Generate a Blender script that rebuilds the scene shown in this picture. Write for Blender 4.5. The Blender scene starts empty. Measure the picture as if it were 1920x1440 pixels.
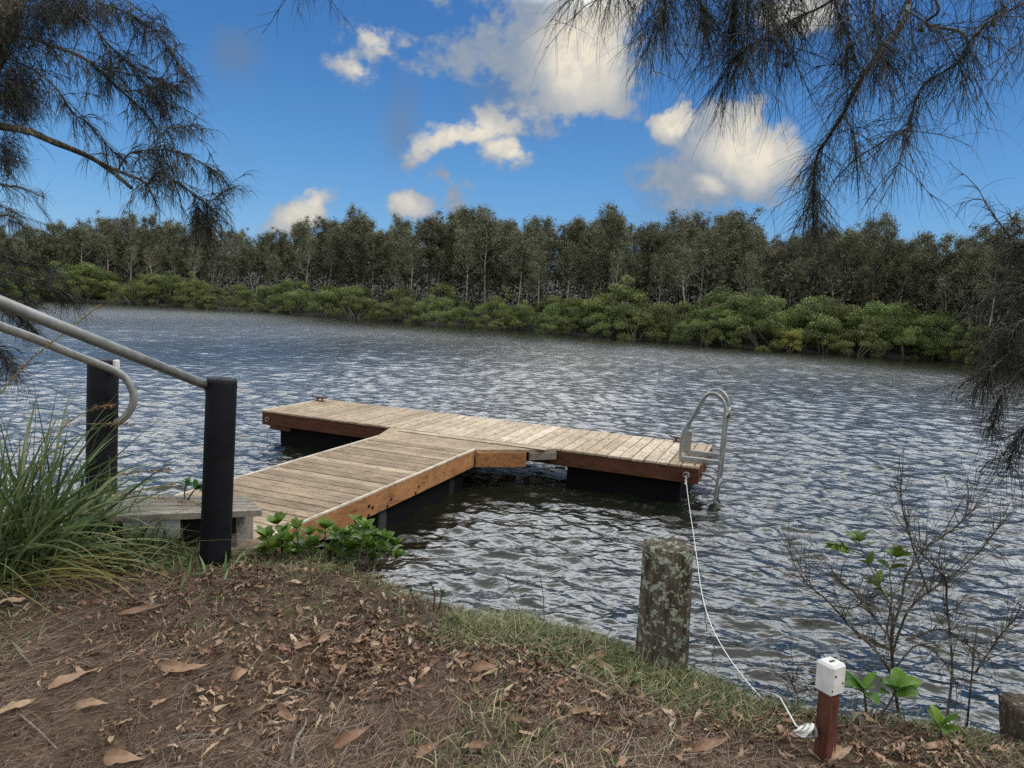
import bpy, math, random
import numpy as np
from mathutils import Vector, Matrix, noise as mnoise

random.seed(7)
rng = np.random.default_rng(11)
S = bpy.context.scene
COL = S.collection
PI = math.pi
R = math.radians

# ------------------------------------------------------------------ camera
F, PITCH, ROLL, H = 1333.0, 0.120, 0.0505, 2.15
cp, sp, cr, sr = math.cos(PITCH), math.sin(PITCH), math.cos(ROLL), math.sin(ROLL)
right = Vector((cr, sr*sp, sr*cp)); up = Vector((-sr, cr*sp, cr*cp)); back = Vector((0, -cp, sp))
CAM = Vector((0, 0, H))
cd = bpy.data.cameras.new('camera'); cam = bpy.data.objects.new('camera', cd); COL.objects.link(cam)
M4 = Matrix((right, up, back)).transposed().to_4x4(); M4.translation = CAM
cam.matrix_world = M4
cd.sensor_width = 36; cd.lens = 36*F/1920; cd.clip_start = 0.05; cd.clip_end = 2000
S.camera = cam

def ray(px, py):
    return (right*((px-960)/F) - up*((py-720)/F) - back)
def at(px, py, Y):                 # world point at forward distance Y
    d = ray(px, py); return CAM + d*(Y/d.y)
def atz(px, py, z):                # world point on the level z
    d = ray(px, py); return CAM + d*((z-H)/d.z)

# ------------------------------------------------------------------ object helpers
def link(name, me, mat=None, parent=None, smooth=False):
    o = bpy.data.objects.new(name, me); COL.objects.link(o)
    if mat is not None:
        for m in (mat if isinstance(mat, (list, tuple)) else [mat]): me.materials.append(m)
    if parent is not None: o.parent = parent
    if smooth: me.polygons.foreach_set('use_smooth', [True]*len(me.polygons))
    return o
def tag(o, label=None, cat=None, group=None, kind=None):
    if label: o['label'] = label
    if cat: o['category'] = cat
    if group: o['group'] = group
    if kind: o['kind'] = kind
    return o
def empty(name, loc=(0, 0, 0), rz=0, label=None, cat=None, group=None):
    o = bpy.data.objects.new(name, None); COL.objects.link(o)
    o.location = loc; o.rotation_euler = (0, 0, rz); o.empty_display_size = .1
    return tag(o, label, cat, group)
def np_mesh(name, V, Fq, attrs=None):
    """V (n,3), Fq (m,k) arrays -> mesh, fast"""
    me = bpy.data.meshes.new(name)
    V = np.asarray(V, np.float32); Fq = np.asarray(Fq, np.int32)
    k = Fq.shape[1]
    me.vertices.add(len(V)); me.vertices.foreach_set('co', V.ravel())
    me.loops.add(Fq.size); me.loops.foreach_set('vertex_index', Fq.ravel())
    me.polygons.add(len(Fq))
    me.polygons.foreach_set('loop_start', np.arange(0, Fq.size, k, dtype=np.int32))
    try: me.polygons.foreach_set('loop_total', np.full(len(Fq), k, np.int32))
    except Exception: pass
    if attrs:
        for an, arr in attrs.items():
            a = me.attributes.new(an, 'FLOAT', 'POINT'); a.data.foreach_set('value', np.asarray(arr, np.float32))
    me.update(calc_edges=True); me.validate()
    return me

class MB:
    def __init__(s): s.v = []; s.f = []; s.t = []
    def add(s, vs, fs, tone=0.5):
        b = len(s.v); s.v += [tuple(v) for v in vs]; s.f += [tuple(b+i for i in f) for f in fs]; s.t += [tone]*len(vs)
    def box(s, c, d, M=None, tone=.5, ch=0.0):
        """chamfered box, centre c, full dims d"""
        hx, hy, hz = d[0]/2, d[1]/2, d[2]/2
        if ch <= 0:
            P = [(x*hx, y*hy, z*hz) for z in (-1, 1) for y in (-1, 1) for x in (-1, 1)]
            Fs = [(0,2,3,1),(4,5,7,6),(0,1,5,4),(2,6,7,3),(0,4,6,2),(1,3,7,5)]
        else:
            P = []; 
            ring = [(-hx+ch,-hy),(hx-ch,-hy),(hx,-hy+ch),(hx,hy-ch),(hx-ch,hy),(-hx+ch,hy),(-hx,hy-ch),(-hx,-hy+ch)]
            ins = [(-hx+ch,-hy+ch),(hx-ch,-hy+ch),(hx-ch,-hy+ch),(hx-ch,hy-ch),(hx-ch,hy-ch),(-hx+ch,hy-ch),(-hx+ch,hy-ch),(-hx+ch,-hy+ch)]
            for (z, rr) in ((-hz, ins), (-hz+ch, ring), (hz-ch, ring), (hz, ins)):
                P += [(x, y, z) for x, y in rr]
            Fs = []
            for k in range(3):
                for i in range(8):
                    j = (i+1) % 8
                    Fs.append((k*8+i, k*8+j, (k+1)*8+j, (k+1)*8+i))
            Fs.append(tuple(reversed(range(8)))); Fs.append(tuple(range(24, 32)))
        P = [Vector(p) for p in P]
        if M is not None: P = [M @ p for p in P]
        c = Vector(c); s.add([p+c for p in P], Fs, tone)
    def prism(s, poly, z0, z1, tone=.5):
        n = len(poly); P = [(x, y, z0) for x, y in poly]+[(x, y, z1) for x, y in poly]
        Fs = [tuple(reversed(range(n))), tuple(range(n, 2*n))]+[(i, (i+1) % n, n+(i+1) % n, n+i) for i in range(n)]
        s.add(P, Fs, tone)
    def tube(s, pts, rad, n=8, cap=True, tone=.5, wob=0):
        pts = [Vector(p) for p in pts]; m = len(pts)
        if not hasattr(rad, '__len__'): rad = [rad]*m
        prev = None; P = []
        for i, p in enumerate(pts):
            t = (pts[min(i+1, m-1)]-pts[max(i-1, 0)]).normalized()
            if prev is None:
                a = Vector((0, 0, 1)) if abs(t.z) < .9 else Vector((1, 0, 0)); u = t.cross(a).normalized()
            else: u = (prev - t*prev.dot(t)).normalized()
            prev = u; w = t.cross(u)
            for k in range(n):
                an = 2*PI*k/n; r = rad[i]*(1+wob*random.uniform(-1, 1))
                P.append(p+u*(r*math.cos(an))+w*(r*math.sin(an)))
        Fs = []
        for i in range(m-1):
            for k in range(n):
                k2 = (k+1) % n; Fs.append((i*n+k, i*n+k2, (i+1)*n+k2, (i+1)*n+k))
        if cap: Fs.append(tuple(reversed(range(n)))); Fs.append(tuple(range((m-1)*n, m*n)))
        s.add(P, Fs, tone)
    def mesh(s, name):
        me = bpy.data.meshes.new(name); me.from_pydata(s.v, [], s.f)
        a = me.attributes.new('tone', 'FLOAT', 'POINT'); a.data.foreach_set('value', s.t)
        me.update(); return me
    def build(s, name, mat, parent=None, smooth=False):
        return link(name, s.mesh(name), mat, parent, smooth)

def smooth_path(pts, k=5):
    """Catmull-Rom through points"""
    pts = [Vector(p) for p in pts]
    if len(pts) < 3: return pts
    P = [pts[0]*2-pts[1]]+pts+[pts[-1]*2-pts[-2]]; out = []
    for i in range(1, len(P)-2):
        for j in range(k):
            t = j/k; a, b, c, d = P[i-1], P[i], P[i+1], P[i+2]
            out.append(.5*((2*b)+(c-a)*t+(2*a-5*b+4*c-d)*t*t+(3*b-a-3*c+d)*t**3))
    out.append(pts[-1]); return out

def unit(A): return A/np.maximum(np.linalg.norm(A, axis=-1, keepdims=True), 1e-9)
def ribbons(P0, D, L, W, droop, seg=4, jit=.0, prof=None):
    """many thin ribbons: start P0, direction D, length L, width W, gravity bend 'droop' per metre-ish"""
    N = len(P0); P0 = np.asarray(P0, float); D = unit(np.asarray(D, float))
    L = np.broadcast_to(L, (N,)).astype(float); W = np.broadcast_to(W, (N,)).astype(float); droop = np.broadcast_to(droop, (N,)).astype(float)
    side = unit(np.cross(D, rng.normal(size=(N, 3))))
    if prof is None: prof = np.linspace(1, .35, seg+1)
    V = np.zeros((N, seg+1, 2, 3)); p = P0.copy(); d = D.copy()
    for i in range(seg+1):
        sd = unit(side - d*np.sum(side*d, -1, keepdims=True))
        w = (W*prof[i]/2)[:, None]
        V[:, i, 0] = p-sd*w; V[:, i, 1] = p+sd*w
        p = p+d*(L/seg)[:, None]
        d = d+np.array([0, 0, -1.])*(droop/seg)[:, None]
        if jit: d = d+rng.normal(size=(N, 3))*jit
        d = unit(d)
    base = (np.arange(N)*(seg+1)*2)[:, None]
    q = np.array([[2*i, 2*i+1, 2*i+3, 2*i+2] for i in range(seg)])
    Fq = (base[:, :, None]+q[None]).reshape(-1, 4)
    return V.reshape(-1, 3), Fq, (seg+1)*2
def ribbon_obj(name, mat, parent, P0, D, L, W, droop, seg=4, jit=0, prof=None, smooth=False, tn=None):
    V, Fq, per = ribbons(P0, D, L, W, droop, seg, jit, prof)
    tone = np.repeat(rng.random(len(P0)) if tn is None else tn, per)
    return link(name, np_mesh(name, V, Fq, {'tone': tone}), mat, parent)

# ------------------------------------------------------------------ material helpers
class NT:
    def __init__(s, name):
        m = bpy.data.materials.new(name); m.use_nodes = True; s.m = m; s.t = m.node_tree
        s.b = s.t.nodes['Principled BSDF']; s.n = s.t.nodes; s.l = s.t.links
    def new(s, ty, **k):
        n = s.n.new(ty)
        for a, v in k.items(): setattr(n, a, v)
        return n
    def put(s, sock, v):
        if isinstance(v, bpy.types.NodeSocket): s.l.new(v, sock)
        else: sock.default_value = v
    def coords(s, kind='Object', scale=(1, 1, 1), loc=(0, 0, 0), rot=(0, 0, 0)):
        tc = s.new('ShaderNodeTexCoord'); mp = s.new('ShaderNodeMapping'); s.l.new(tc.outputs[kind], mp.inputs[0])
        mp.inputs['Scale'].default_value = scale; mp.inputs['Location'].default_value = loc; mp.inputs['Rotation'].default_value = rot
        return mp.outputs[0]
    def noise(s, vec, scale, detail=4, rough=.55, dist=0):
        n = s.new('ShaderNodeTexNoise'); s.l.new(vec, n.inputs['Vector'])
        n.inputs['Scale'].default_value = scale; n.inputs['Detail'].default_value = detail
        n.inputs['Roughness'].default_value = rough; n.inputs['Distortion'].default_value = dist
        return n.outputs['Fac']
    def ramp(s, fac, stops, interp='LINEAR'):
        r = s.new('ShaderNodeValToRGB'); r.color_ramp.interpolation = interp
        e = r.color_ramp.elements
        while len(e) < len(stops): e.new(.5)
        for x, (p, c) in zip(e, stops): x.position = p; x.color = (*c, 1) if len(c) == 3 else c
        s.put(r.inputs[0], fac); return r.outputs[0]
    def mix(s, fac, a, b, blend='MIX'):
        n = s.new('ShaderNodeMix', data_type='RGBA', blend_type=blend)
        s.put(n.inputs[0], fac); s.put(n.inputs[6], a if isinstance(a, bpy.types.NodeSocket) else (*a, 1)); s.put(n.inputs[7], b if isinstance(b, bpy.types.NodeSocket) else (*b, 1))
        return n.outputs[2]
    def math(s, op, a, b=0.0, clamp=False):
        n = s.new('ShaderNodeMath', operation=op, use_clamp=clamp); s.put(n.inputs[0], a); s.put(n.inputs[1], b); return n.outputs[0]
    def attr(s, name):
        n = s.new('ShaderNodeAttribute', attribute_name=name); return n.outputs['Fac']
    def bump(s, h, strength=.3, dist=.01, normal=None):
        n = s.new('ShaderNodeBump'); s.l.new(h, n.inputs['Height']); n.inputs['Strength'].default_value = strength; n.inputs['Distance'].default_value = dist
        if normal is not None: s.l.new(normal, n.inputs['Normal'])
        return n.outputs[0]
    def out(s, col, rough=.8, normal=None, spec=None, metal=0):
        s.put(s.b.inputs['Base Color'], col if isinstance(col, bpy.types.NodeSocket) else (*col, 1)); s.put(s.b.inputs['Roughness'], rough)
        if normal is not None: s.l.new(normal, s.b.inputs['Normal'])
        if spec is not None: s.b.inputs['Specular IOR Level'].default_value = spec
        s.b.inputs['Metallic'].default_value = metal
        return s.m

def wood(name, stretch, c0, c1, c2, kind='Object', stain=.5, grain=1.0):
    t = NT(name); v = t.coords(kind, stretch)
    g = t.noise(v, 26, 6, .62); v2 = t.coords(kind); big = t.noise(v2, 2.2, 5, .6); spots = t.noise(v2, 13, 4, .6)
    tone = t.attr('tone')
    a = t.math('ADD', t.math('MULTIPLY', tone, .50), t.math('MULTIPLY', t.math('SUBTRACT', t.math('MULTIPLY', g, 1.6), .3), .5))
    col = t.ramp(a, [(.12, c0), (.5, c1), (.9, c2)])
    dirt = t.ramp(big, [(.36, (1.08, 1.06, 1.02)), (.64, (1-.5*stain, 1-.56*stain, 1-.64*stain))])
    col = t.mix(1, col, dirt, 'MULTIPLY')
    sp_ = t.ramp(spots, [(.60, (1, 1, 1)), (.70, (.30, .23, .17))])
    col = t.mix(.7*stain, col, sp_, 'MULTIPLY')
    st2 = t.noise(t.coords(kind, tuple(1+(x-1)*.22 for x in stretch)), 7, 5, .65)
    col = t.mix(.85, col, t.ramp(st2, [(.30, (.42, .37, .31)), (.47, (.95, .93, .9)), (.66, (1.22, 1.2, 1.16))]), 'MULTIPLY')
    lines = t.noise(t.coords(kind, tuple(x*2.2 for x in stretch)), 40, 3, .7)
    col = t.mix(.75, col, t.ramp(lines, [(.34, (.34, .29, .24)), (.50, (1.06, 1.05, 1.03))]), 'MULTIPLY')
    return t.out(col, .82, t.bump(t.math('ADD', g, t.math('MULTIPLY', lines, .7)), .5*grain, .006), .25)

def leafy(name, stops, rough=.55, trans=.25, scale=None):
    t = NT(name); tone = t.attr('tone')
    if scale: tone = t.math('ADD', t.math('MULTIPLY', tone, .6), t.math('MULTIPLY', t.noise(t.coords('Object'), scale, 3), .4))
    oi = t.new('ShaderNodeObjectInfo')
    col = t.ramp(tone, stops)
    hs = t.new('ShaderNodeHueSaturation'); t.l.new(col, hs.inputs['Color'])
    t.l.new(t.math('ADD', t.math('MULTIPLY', oi.outputs['Random'], .5), .75), hs.inputs['Value'])
    t.l.new(t.math('ADD', t.math('MULTIPLY', oi.outputs['Random'], .05), .475), hs.inputs['Hue'])
    t.out(hs.outputs[0], rough, None, .3)
    if trans:
        tr = t.new('ShaderNodeBsdfTranslucent'); t.l.new(hs.outputs[0], tr.inputs[0])
        mx = t.new('ShaderNodeMixShader'); mx.inputs[0].default_value = trans
        t.l.new(t.b.outputs[0], mx.inputs[1]); t.l.new(tr.outputs[0], mx.inputs[2])
        t.l.new(mx.outputs[0], t.n['Material Output'].inputs[0])
    return t.m

# ------------------------------------------------------------------ world
SUN_DIR = Vector((.95, -.20, 1.0)).normalized()
def build_world():
    w = bpy.data.worlds.new('World'); S.world = w; w.use_nodes = True
    t = w.node_tree; n = t.nodes; l = t.links
    bg = n['Background']; bg.inputs[1].default_value = .10
    def new(ty, **k):
        x = n.new(ty)
        for a, v in k.items(): setattr(x, a, v)
        return x
    def mth(op, a, b=0., c=None, clamp=False):
        x = new('ShaderNodeMath', operation=op, use_clamp=clamp)
        for i, v in enumerate((a, b, c)):
            if v is None: continue
            if isinstance(v, bpy.types.NodeSocket): l.new(v, x.inputs[i])
            else: x.inputs[i].default_value = v
        return x.outputs[0]
    def mix(f, a, b):
        x = new('ShaderNodeMix', data_type='RGBA')
        for i, v in ((0, f), (6, a), (7, b)):
            if isinstance(v, bpy.types.NodeSocket): l.new(v, x.inputs[i])
            else: x.inputs[i].default_value = v if i == 0 else (*v, 1)
        return x.outputs[2]
    def sstep(v, a, b):
        x = new('ShaderNodeMapRange', interpolation_type='SMOOTHSTEP'); l.new(v, x.inputs[0])
        x.inputs[1].default_value = a; x.inputs[2].default_value = b; return x.outputs[0]
    sky = new('ShaderNodeTexSky'); sky.sky_type = 'NISHITA'; sky.sun_disc = False
    sky.sun_elevation = math.asin(SUN_DIR.z); sky.sun_rotation = math.atan2(SUN_DIR.x, SUN_DIR.y)
    sky.air_density = 1.1; sky.dust_density = .25; sky.ozone_density = 3.0; sky.altitude = 0
    hs = new('ShaderNodeHueSaturation'); l.new(sky.outputs[0], hs.inputs['Color'])
    hs.inputs['Saturation'].default_value = SKY_SAT; hs.inputs['Value'].default_value = SKY_VAL; hs.inputs['Hue'].default_value = SKY_HUE
    tc = new('ShaderNodeTexCoord'); d0 = tc.outputs['Generated']
    sep = new('ShaderNodeSeparateXYZ'); l.new(d0, sep.inputs[0])
    base_sky = mix(.72, hs.outputs[0], mix(sstep(sep.outputs['Z'], .02, .36), (1.35, 3.7, 7.3), (.60, 1.80, 4.7)))
    def nz(vec, scale, detail, rough=.55, loc=(0, 0, 0), sc=(1, 1, 1)):
        mp = new('ShaderNodeMapping'); l.new(vec, mp.inputs[0]); mp.inputs['Location'].default_value = loc; mp.inputs['Scale'].default_value = sc
        x = new('ShaderNodeTexNoise'); l.new(mp.outputs[0], x.inputs['Vector']); x.inputs['Scale'].default_value = scale
        x.inputs['Detail'].default_value = detail; x.inputs['Roughness'].default_value = rough; return x
    # warped direction
    wn = nz(d0, 9, 5, .6)
    sub = new('ShaderNodeVectorMath', operation='SUBTRACT'); l.new(wn.outputs['Color'], sub.inputs[0]); sub.inputs[1].default_value = (.5, .5, .5)
    scl = new('ShaderNodeVectorMath', operation='SCALE'); l.new(sub.outputs[0], scl.inputs[0]); scl.inputs['Scale'].default_value = .085
    add = new('ShaderNodeVectorMath', operation='ADD'); l.new(d0, add.inputs[0]); l.new(scl.outputs[0], add.inputs[1])
    dw = add.outputs[0]
    def blob(px, py, rx, ry, rot, src):
        c = ray(px, py).normalized()
        xr = c.cross(Vector((0, 0, 1))).normalized(); yu = xr.cross(c)
        a = R(rot); X = xr*math.cos(a)+yu*math.sin(a); Y = -xr*math.sin(a)+yu*math.cos(a); Z = X.cross(Y)
        e = Matrix((X, Y, Z)).transposed().to_euler('XYZ')
        mp = new('ShaderNodeMapping', vector_type='TEXTURE'); l.new(src, mp.inputs[0])
        mp.inputs['Location'].default_value = c; mp.inputs['Rotation'].default_value = e
        mp.inputs['Scale'].default_value = (rx/F, ry/F, max(rx, ry)/F)
        g = new('ShaderNodeTexGradient', gradient_type='SPHERICAL'); l.new(mp.outputs[0], g.inputs[0]); return g.outputs['Fac']
    def field(bl, src):
        acc = None
        for b in bl:
            v = mth('MULTIPLY', blob(*b[:5], src), b[5])
            acc = v if acc is None else mth('MAXIMUM', acc, v)
        return acc
    dens = field([
        (1065,  85, 150, 180, -20, 1.15), (1020, 20, 100, 90, 0, .85), (900,  95, 180, 62, 5, .65), (1085, 170, 110, 80, 0, .85), (1130, 120, 130, 120, 0, .7),
        (1380, 290, 135, 98, -12, 1.25), (1330, 300, 110, 85, 0, .9), (1255, 235, 60, 50, 0, .95), (1300, 340, 130, 80, 0, .75), (1440, 320, 90, 80, 0, .8),
        (855, 255, 150, 50, 18, .62), (945, 280, 80, 52, -8, .72), (905, 215, 40, 60, -20, .55), (790, 295, 60, 65, 0, .40), (840, 325, 50, 32, 0, .58),
        (690,  65,  85, 50, 0, .50), (655, 130, 70, 50, 0, .48), (750, 65, 45, 35, 0, .42), (560, 395, 90, 45, 28, .85), (768, 390, 65, 40, 20, .7), (858, 372, 50, 60, 0, .55),
        (860, -10, 130, 35, 0, .45), (1490, 20, 130, 70, 0, .65), (1640, -60, 200, 80, 0, .5)], dw)
    smud = field([(440, 110, 75, 75, 0, .8), (755, 240, 75, 130, 0, .8), (1290, 350, 150, 130, 0, .9), (440, 280, 90, 60, 0, .4), (980, 160, 180, 150, 0, .8), (1250, 90, 260, 90, 0, .5)], dw)
    fb = nz(d0, 16, 7, .62, sc=(1, 1, 1.4)).outputs['Fac']; fb2 = nz(d0, 52, 5, .6).outputs['Fac']
    nn = mth('ADD', mth('MULTIPLY', mth('SUBTRACT', fb, .5), 1.15), mth('MULTIPLY', mth('SUBTRACT', fb2, .5), .45))
    # noise only where a blob is
    gate = sstep(dens, .0, .2)
    dn = mth('ADD', dens, mth('MULTIPLY', nn, gate))
    a_c = mth('MULTIPLY', sstep(dn, .14, .46), .97)
    a_s = mth('MULTIPLY', sstep(mth('ADD', smud, mth('MULTIPLY', nn, .4)), .15, .8), .55)
    lit = field([(1100, 90, 125, 165, -15, 1.2), (1405, 275, 125, 85, -10, 1.25), (1255, 228, 60, 45, 0, 1.2), (870, 245, 170, 60, 15, 1.0), (950, 275, 80, 50, 0, 1.1),
                 (700, 60, 70, 40, 0, .8), (660, 125, 60, 40, 0, .8), (560, 392, 90, 50, 28, .9), (768, 385, 65, 40, 0, .7), (1490, 20, 120, 60, 0, .8), (1330, 345, 60, 25, 0, .7)], dw)
    lf = sstep(mth('ADD', lit, mth('MULTIPLY', nn, .35)), .05, .95)
    ccol = mix(lf, (2.5, 3.1, 4.0), (7.9, 7.2, 5.9))
    ccol = mix(mth('MULTIPLY', sstep(fb2, .42, .60), .28), ccol, (3.6, 3.9, 4.2))
    c1 = mix(a_s, base_sky, (1.5, 2.1, 3.0))
    c2 = mix(a_c, c1, ccol)
    # broken overcast overhead and behind; brighter unseen band ahead added to light the water
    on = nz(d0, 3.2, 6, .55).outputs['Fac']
    oc = mix(sstep(on, .3, .7), FILL_BAND_LO, FILL_BAND_HI)
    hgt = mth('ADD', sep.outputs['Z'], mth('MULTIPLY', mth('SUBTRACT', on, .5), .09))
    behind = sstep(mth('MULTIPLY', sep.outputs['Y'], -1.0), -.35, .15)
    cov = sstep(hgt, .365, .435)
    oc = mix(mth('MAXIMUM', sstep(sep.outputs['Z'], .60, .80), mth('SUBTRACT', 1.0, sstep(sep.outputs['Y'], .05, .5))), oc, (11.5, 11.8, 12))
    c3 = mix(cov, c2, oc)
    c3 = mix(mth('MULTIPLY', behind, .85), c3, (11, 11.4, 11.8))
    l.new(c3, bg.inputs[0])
SKY_SAT, SKY_VAL, SKY_HUE = 1.40, 1.02, .505
FILL_BAND_LO, FILL_BAND_HI = (27, 29, 31.5), (46, 47.5, 49)  # radiance of the added band ahead that brightens the water reflections
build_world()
sd = bpy.data.lights.new('sun', 'SUN'); so = bpy.data.objects.new('sun', sd); COL.objects.link(so)
sd.energy = 1.6; sd.angle = R(11); sd.color = (1, .93, .82)
so.rotation_euler = SUN_DIR.to_track_quat('Z', 'Y').to_euler(); so.location = (10, 5, 20)
S.view_settings.view_transform = 'Standard'; S.view_settings.look = 'None'; S.view_settings.exposure = .12; S.view_settings.gamma = 1
S.render.engine = 'CYCLES'; S.cycles.use_denoising = False
try:
    S.cycles.max_bounces = 6; S.cycles.diffuse_bounces = 2; S.cycles.glossy_bounces = 3; S.cycles.transmission_bounces = 2
    S.cycles.sample_clamp_indirect = 6; S.cycles.caustics_reflective = False
except Exception: pass

# ------------------------------------------------------------------ water
def build_water():
    nr, nc = 1150, 1150
    r = 1.6*np.exp(np.linspace(0, math.log(170/1.6), nr)); th = np.radians(np.linspace(-66, 66, nc))
    RR, TH = np.meshgrid(r, th, indexing='ij'); X = RR*np.sin(TH); Y = RR*np.cos(TH); Z = np.zeros_like(X)
    dr = RR*math.log(170/1.6)/(nr-1)
    rg = np.random.default_rng(5)
    # local amplitude: gusts, calmer in the lee of the far trees and by the pontoon
    gust = 1+.22*np.sin(X*.11+Y*.07+1)*np.sin(X*.05-Y*.13+2)+.12*np.sin(X*.31-Y*.23)
    lee = np.clip((FAR_LINE(X)-Y+2.5*np.sin(X*.21))/13, .0, 1)**.9
    amp = gust*(.07+.93*lee)
    near = np.clip((RR-2.5)/7, 0, 1); amp = amp*(.62+.38*near)
    dx = np.zeros_like(X); dy = np.zeros_like(X)
    waves = []
    for i in range(105):
        lam = 10**rg.uniform(math.log10(.085), math.log10(.70)); ang = R(-106)+rg.normal()*R(24)
        if rg.random() < .12: ang += R(rg.uniform(60, 180))
        k = 2*PI/lam; slope = .034*(1.0 if lam > .18 else .8)*(1.0 if lam < .45 else .7)
        waves.append((k, ang, slope/k, rg.uniform(0, 2*PI)))
    lost = np.zeros_like(X)
    for k, ang, A, ph in waves:
        lam = 2*PI/k; w0 = np.clip((lam/dr-2.2)/2.5, 0, 1); w = w0*amp; lost += (A*k*amp)**2*(1-w0**2)/2
        # slow random phase drift breaks the regularity
        ph2 = ph+.9*np.sin(X*.37*np.cos(ph*3)+Y*.33*np.sin(ph*5)+ph*7)
        p = k*(X*math.cos(ang)+Y*math.sin(ang))+ph2
        Z += A*w*np.cos(p); dx -= .8*A*w*math.cos(ang)*np.sin(p); dy -= .8*A*w*math.sin(ang)*np.sin(p)
    V = np.stack([X+dx, Y+dy, Z], -1).reshape(-1, 3)
    i = np.arange(nr-1)[:, None]*nc+np.arange(nc-1)[None]
    Fq = np.stack([i, i+1, i+nc+1, i+nc], -1).reshape(-1, 4)[:, ::-1]
    lost = np.sqrt(lost).reshape(-1); t = NT('river_water')
    g = t.new('ShaderNodeNewGeometry').outputs['Position']
    v = t.new('ShaderNodeMapping'); t.l.new(g, v.inputs[0]); v.inputs['Scale'].default_value = (.62, 1.0, 1); v.inputs['Rotation'].default_value = (0, 0, R(-20))
    n1 = t.noise(v.outputs[0], 6.0, 3, .5, .4); n2 = t.noise(v.outputs[0], 17, 2, .5, .3)
    h = t.math('ADD', n1, t.math('MULTIPLY', n2, .22))
    col = t.ramp(t.noise(g, .5, 3), [(.3, (.006, .008, .005)), (.7, (.013, .013, .008))])
    h = t.math('MULTIPLY', h, t.attr('amp')); t.out(col, t.math('ADD', .03, t.math('POWER', t.math('MULTIPLY', t.attr('chop'), .20), .5), True), t.bump(h, .8, .04)); t.b.inputs['IOR'].default_value = 1.52
    o = link('water', np_mesh('water', V, Fq, {'chop': lost, 'amp': amp.reshape(-1)}), t.m, smooth=True); tag(o, kind='structure')
# far shoreline in world space (straight-ish line through three observed points)
fp = [atz(-900, 545, 0), atz(-300, 549, 0), atz(130, 563, 0), atz(520, 586, 0), atz(960, 619, 0), atz(1400, 653, 0), atz(1780, 676, 0), atz(2400, 735, 0), atz(3300, 850, 0)]
FX = np.array([p.x for p in fp]); FY = np.array([p.y for p in fp])
o_ = np.argsort(FX); FX = FX[o_]; FY = FY[o_]
def FAR_LINE(X): return np.interp(X, FX, FY)
build_water()

# ------------------------------------------------------------------ near bank
ZG = .68
edge_px = [(-1500, 960), (-700, 940), (-300, 960), (-60, 985), (60, 1010), (200, 1040), (300, 1052), (400, 1048), (520, 1052), (640, 1066), (720, 1082), (770, 1118), (830, 1150), (900, 1172), (1000, 1172), (1100, 1205), (1180, 1248), (1300, 1284), (1400, 1303), (1500, 1322), (1650, 1345), (1800, 1390), (1920, 1412), (2300, 1475), (3200, 1560)]
EP = np.array([tuple(atz(x, y, .60))[:2] for x, y in edge_px])
def edge_sd(x, y):
    """signed distance to the bank edge: positive on land (camera side)"""
    x = np.asarray(x, float); y = np.asarray(y, float)
    best = np.full(x.shape, 1e9)
    for a, b in zip(EP[:-1], EP[1:]):
        ab = b-a; t = np.clip(((x-a[0])*ab[0]+(y-a[1])*ab[1])/(ab@ab), 0, 1)
        d = np.hypot(x-a[0]-t*ab[0], y-a[1]-t*ab[1]); best = np.minimum(best, d)
    ye = np.interp(x, EP[:, 0], EP[:, 1])
    return np.where(y < ye, best, -best)
def fbm(x, y, seed=0):
    r_ = np.random.default_rng(seed); z = np.zeros_like(np.asarray(x, float)); a = 1
    for o in range(5):
        for j in range(4):
            an = r_.uniform(0, 2*PI); k = (2**o)*r_.uniform(1.2, 2.6); ph = r_.uniform(0, 6)
            z = z+a*np.sin(k*(x*math.cos(an)+y*math.sin(an))+ph)/4
        a *= .55
    return z
def gz(x, y):
    s = edge_sd(x, y)+.08*fbm(np.asarray(x)*2.5, np.asarray(y)*2.5, 9)
    top = ZG+.022*fbm(x, y, 3)+.010*fbm(np.asarray(x)*4.5, np.asarray(y)*4.5, 13)-.075*np.exp(-np.maximum(s, 0)/.22)
    drop = np.clip(-s/.42, 0, 1); drop = drop*drop*(3-2*drop)
    return top*(1-drop)+(-.5)*drop
def build_bank():
    xs = np.unique(np.concatenate([np.linspace(-16, -4.5, 50), np.linspace(-4.5, 3.2, 430), np.linspace(3.2, 14, 50)]))
    ys = np.unique(np.concatenate([np.linspace(-12, 1.2, 50), np.linspace(1.2, 5.6, 270), np.linspace(5.6, 12, 20)]))
    X, Y = np.meshgrid(xs, ys, indexing='ij'); Z = gz(X, Y)
    Z = Z+np.where((X > -4.5) & (X < 3.2) & (Y > 1.2), .006*fbm(X*14, Y*14, 21), 0)
    Z = np.where(Y > 8, np.minimum(Z, -.5), Z)
    V = np.stack([X, Y, Z], -1).reshape(-1, 3); ny = len(ys)
    i = np.arange(len(xs)-1)[:, None]*ny+np.arange(ny-1)[None]
    Fq = np.stack([i, i+ny, i+ny+1, i+1], -1).reshape(-1, 4)
    t = NT('bank_soil'); g = t.coords('Object')
    n1 = t.noise(g, 3, 5, .6); n2 = t.noise(g, 38, 5, .7); n3 = t.noise(t.coords('Object', (1, .25, 1), rot=(0, 0, .5)), 90, 3, .7)
    col = t.ramp(n2, [(.28, (.022, .015, .010)), (.5, (.085, .060, .040)), (.72, (.22, .165, .112))])
    col = t.mix(t.ramp(n1, [(.4, (0, 0, 0)), (.66, (.6, .6, .6))]), col, (.13, .10, .068))
    col = t.mix(.6, col, t.ramp(n3, [(.35, (.45, .42, .4)), (.62, (1.2, 1.15, 1.05))]), 'MULTIPLY')
    t.out(col, .95, t.bump(t.math('ADD', n2, n3), .9, .012), .1)
    o = link('ground', np_mesh('ground', V, Fq), t.m, smooth=True); tag(o, kind='structure')
build_bank()

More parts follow.
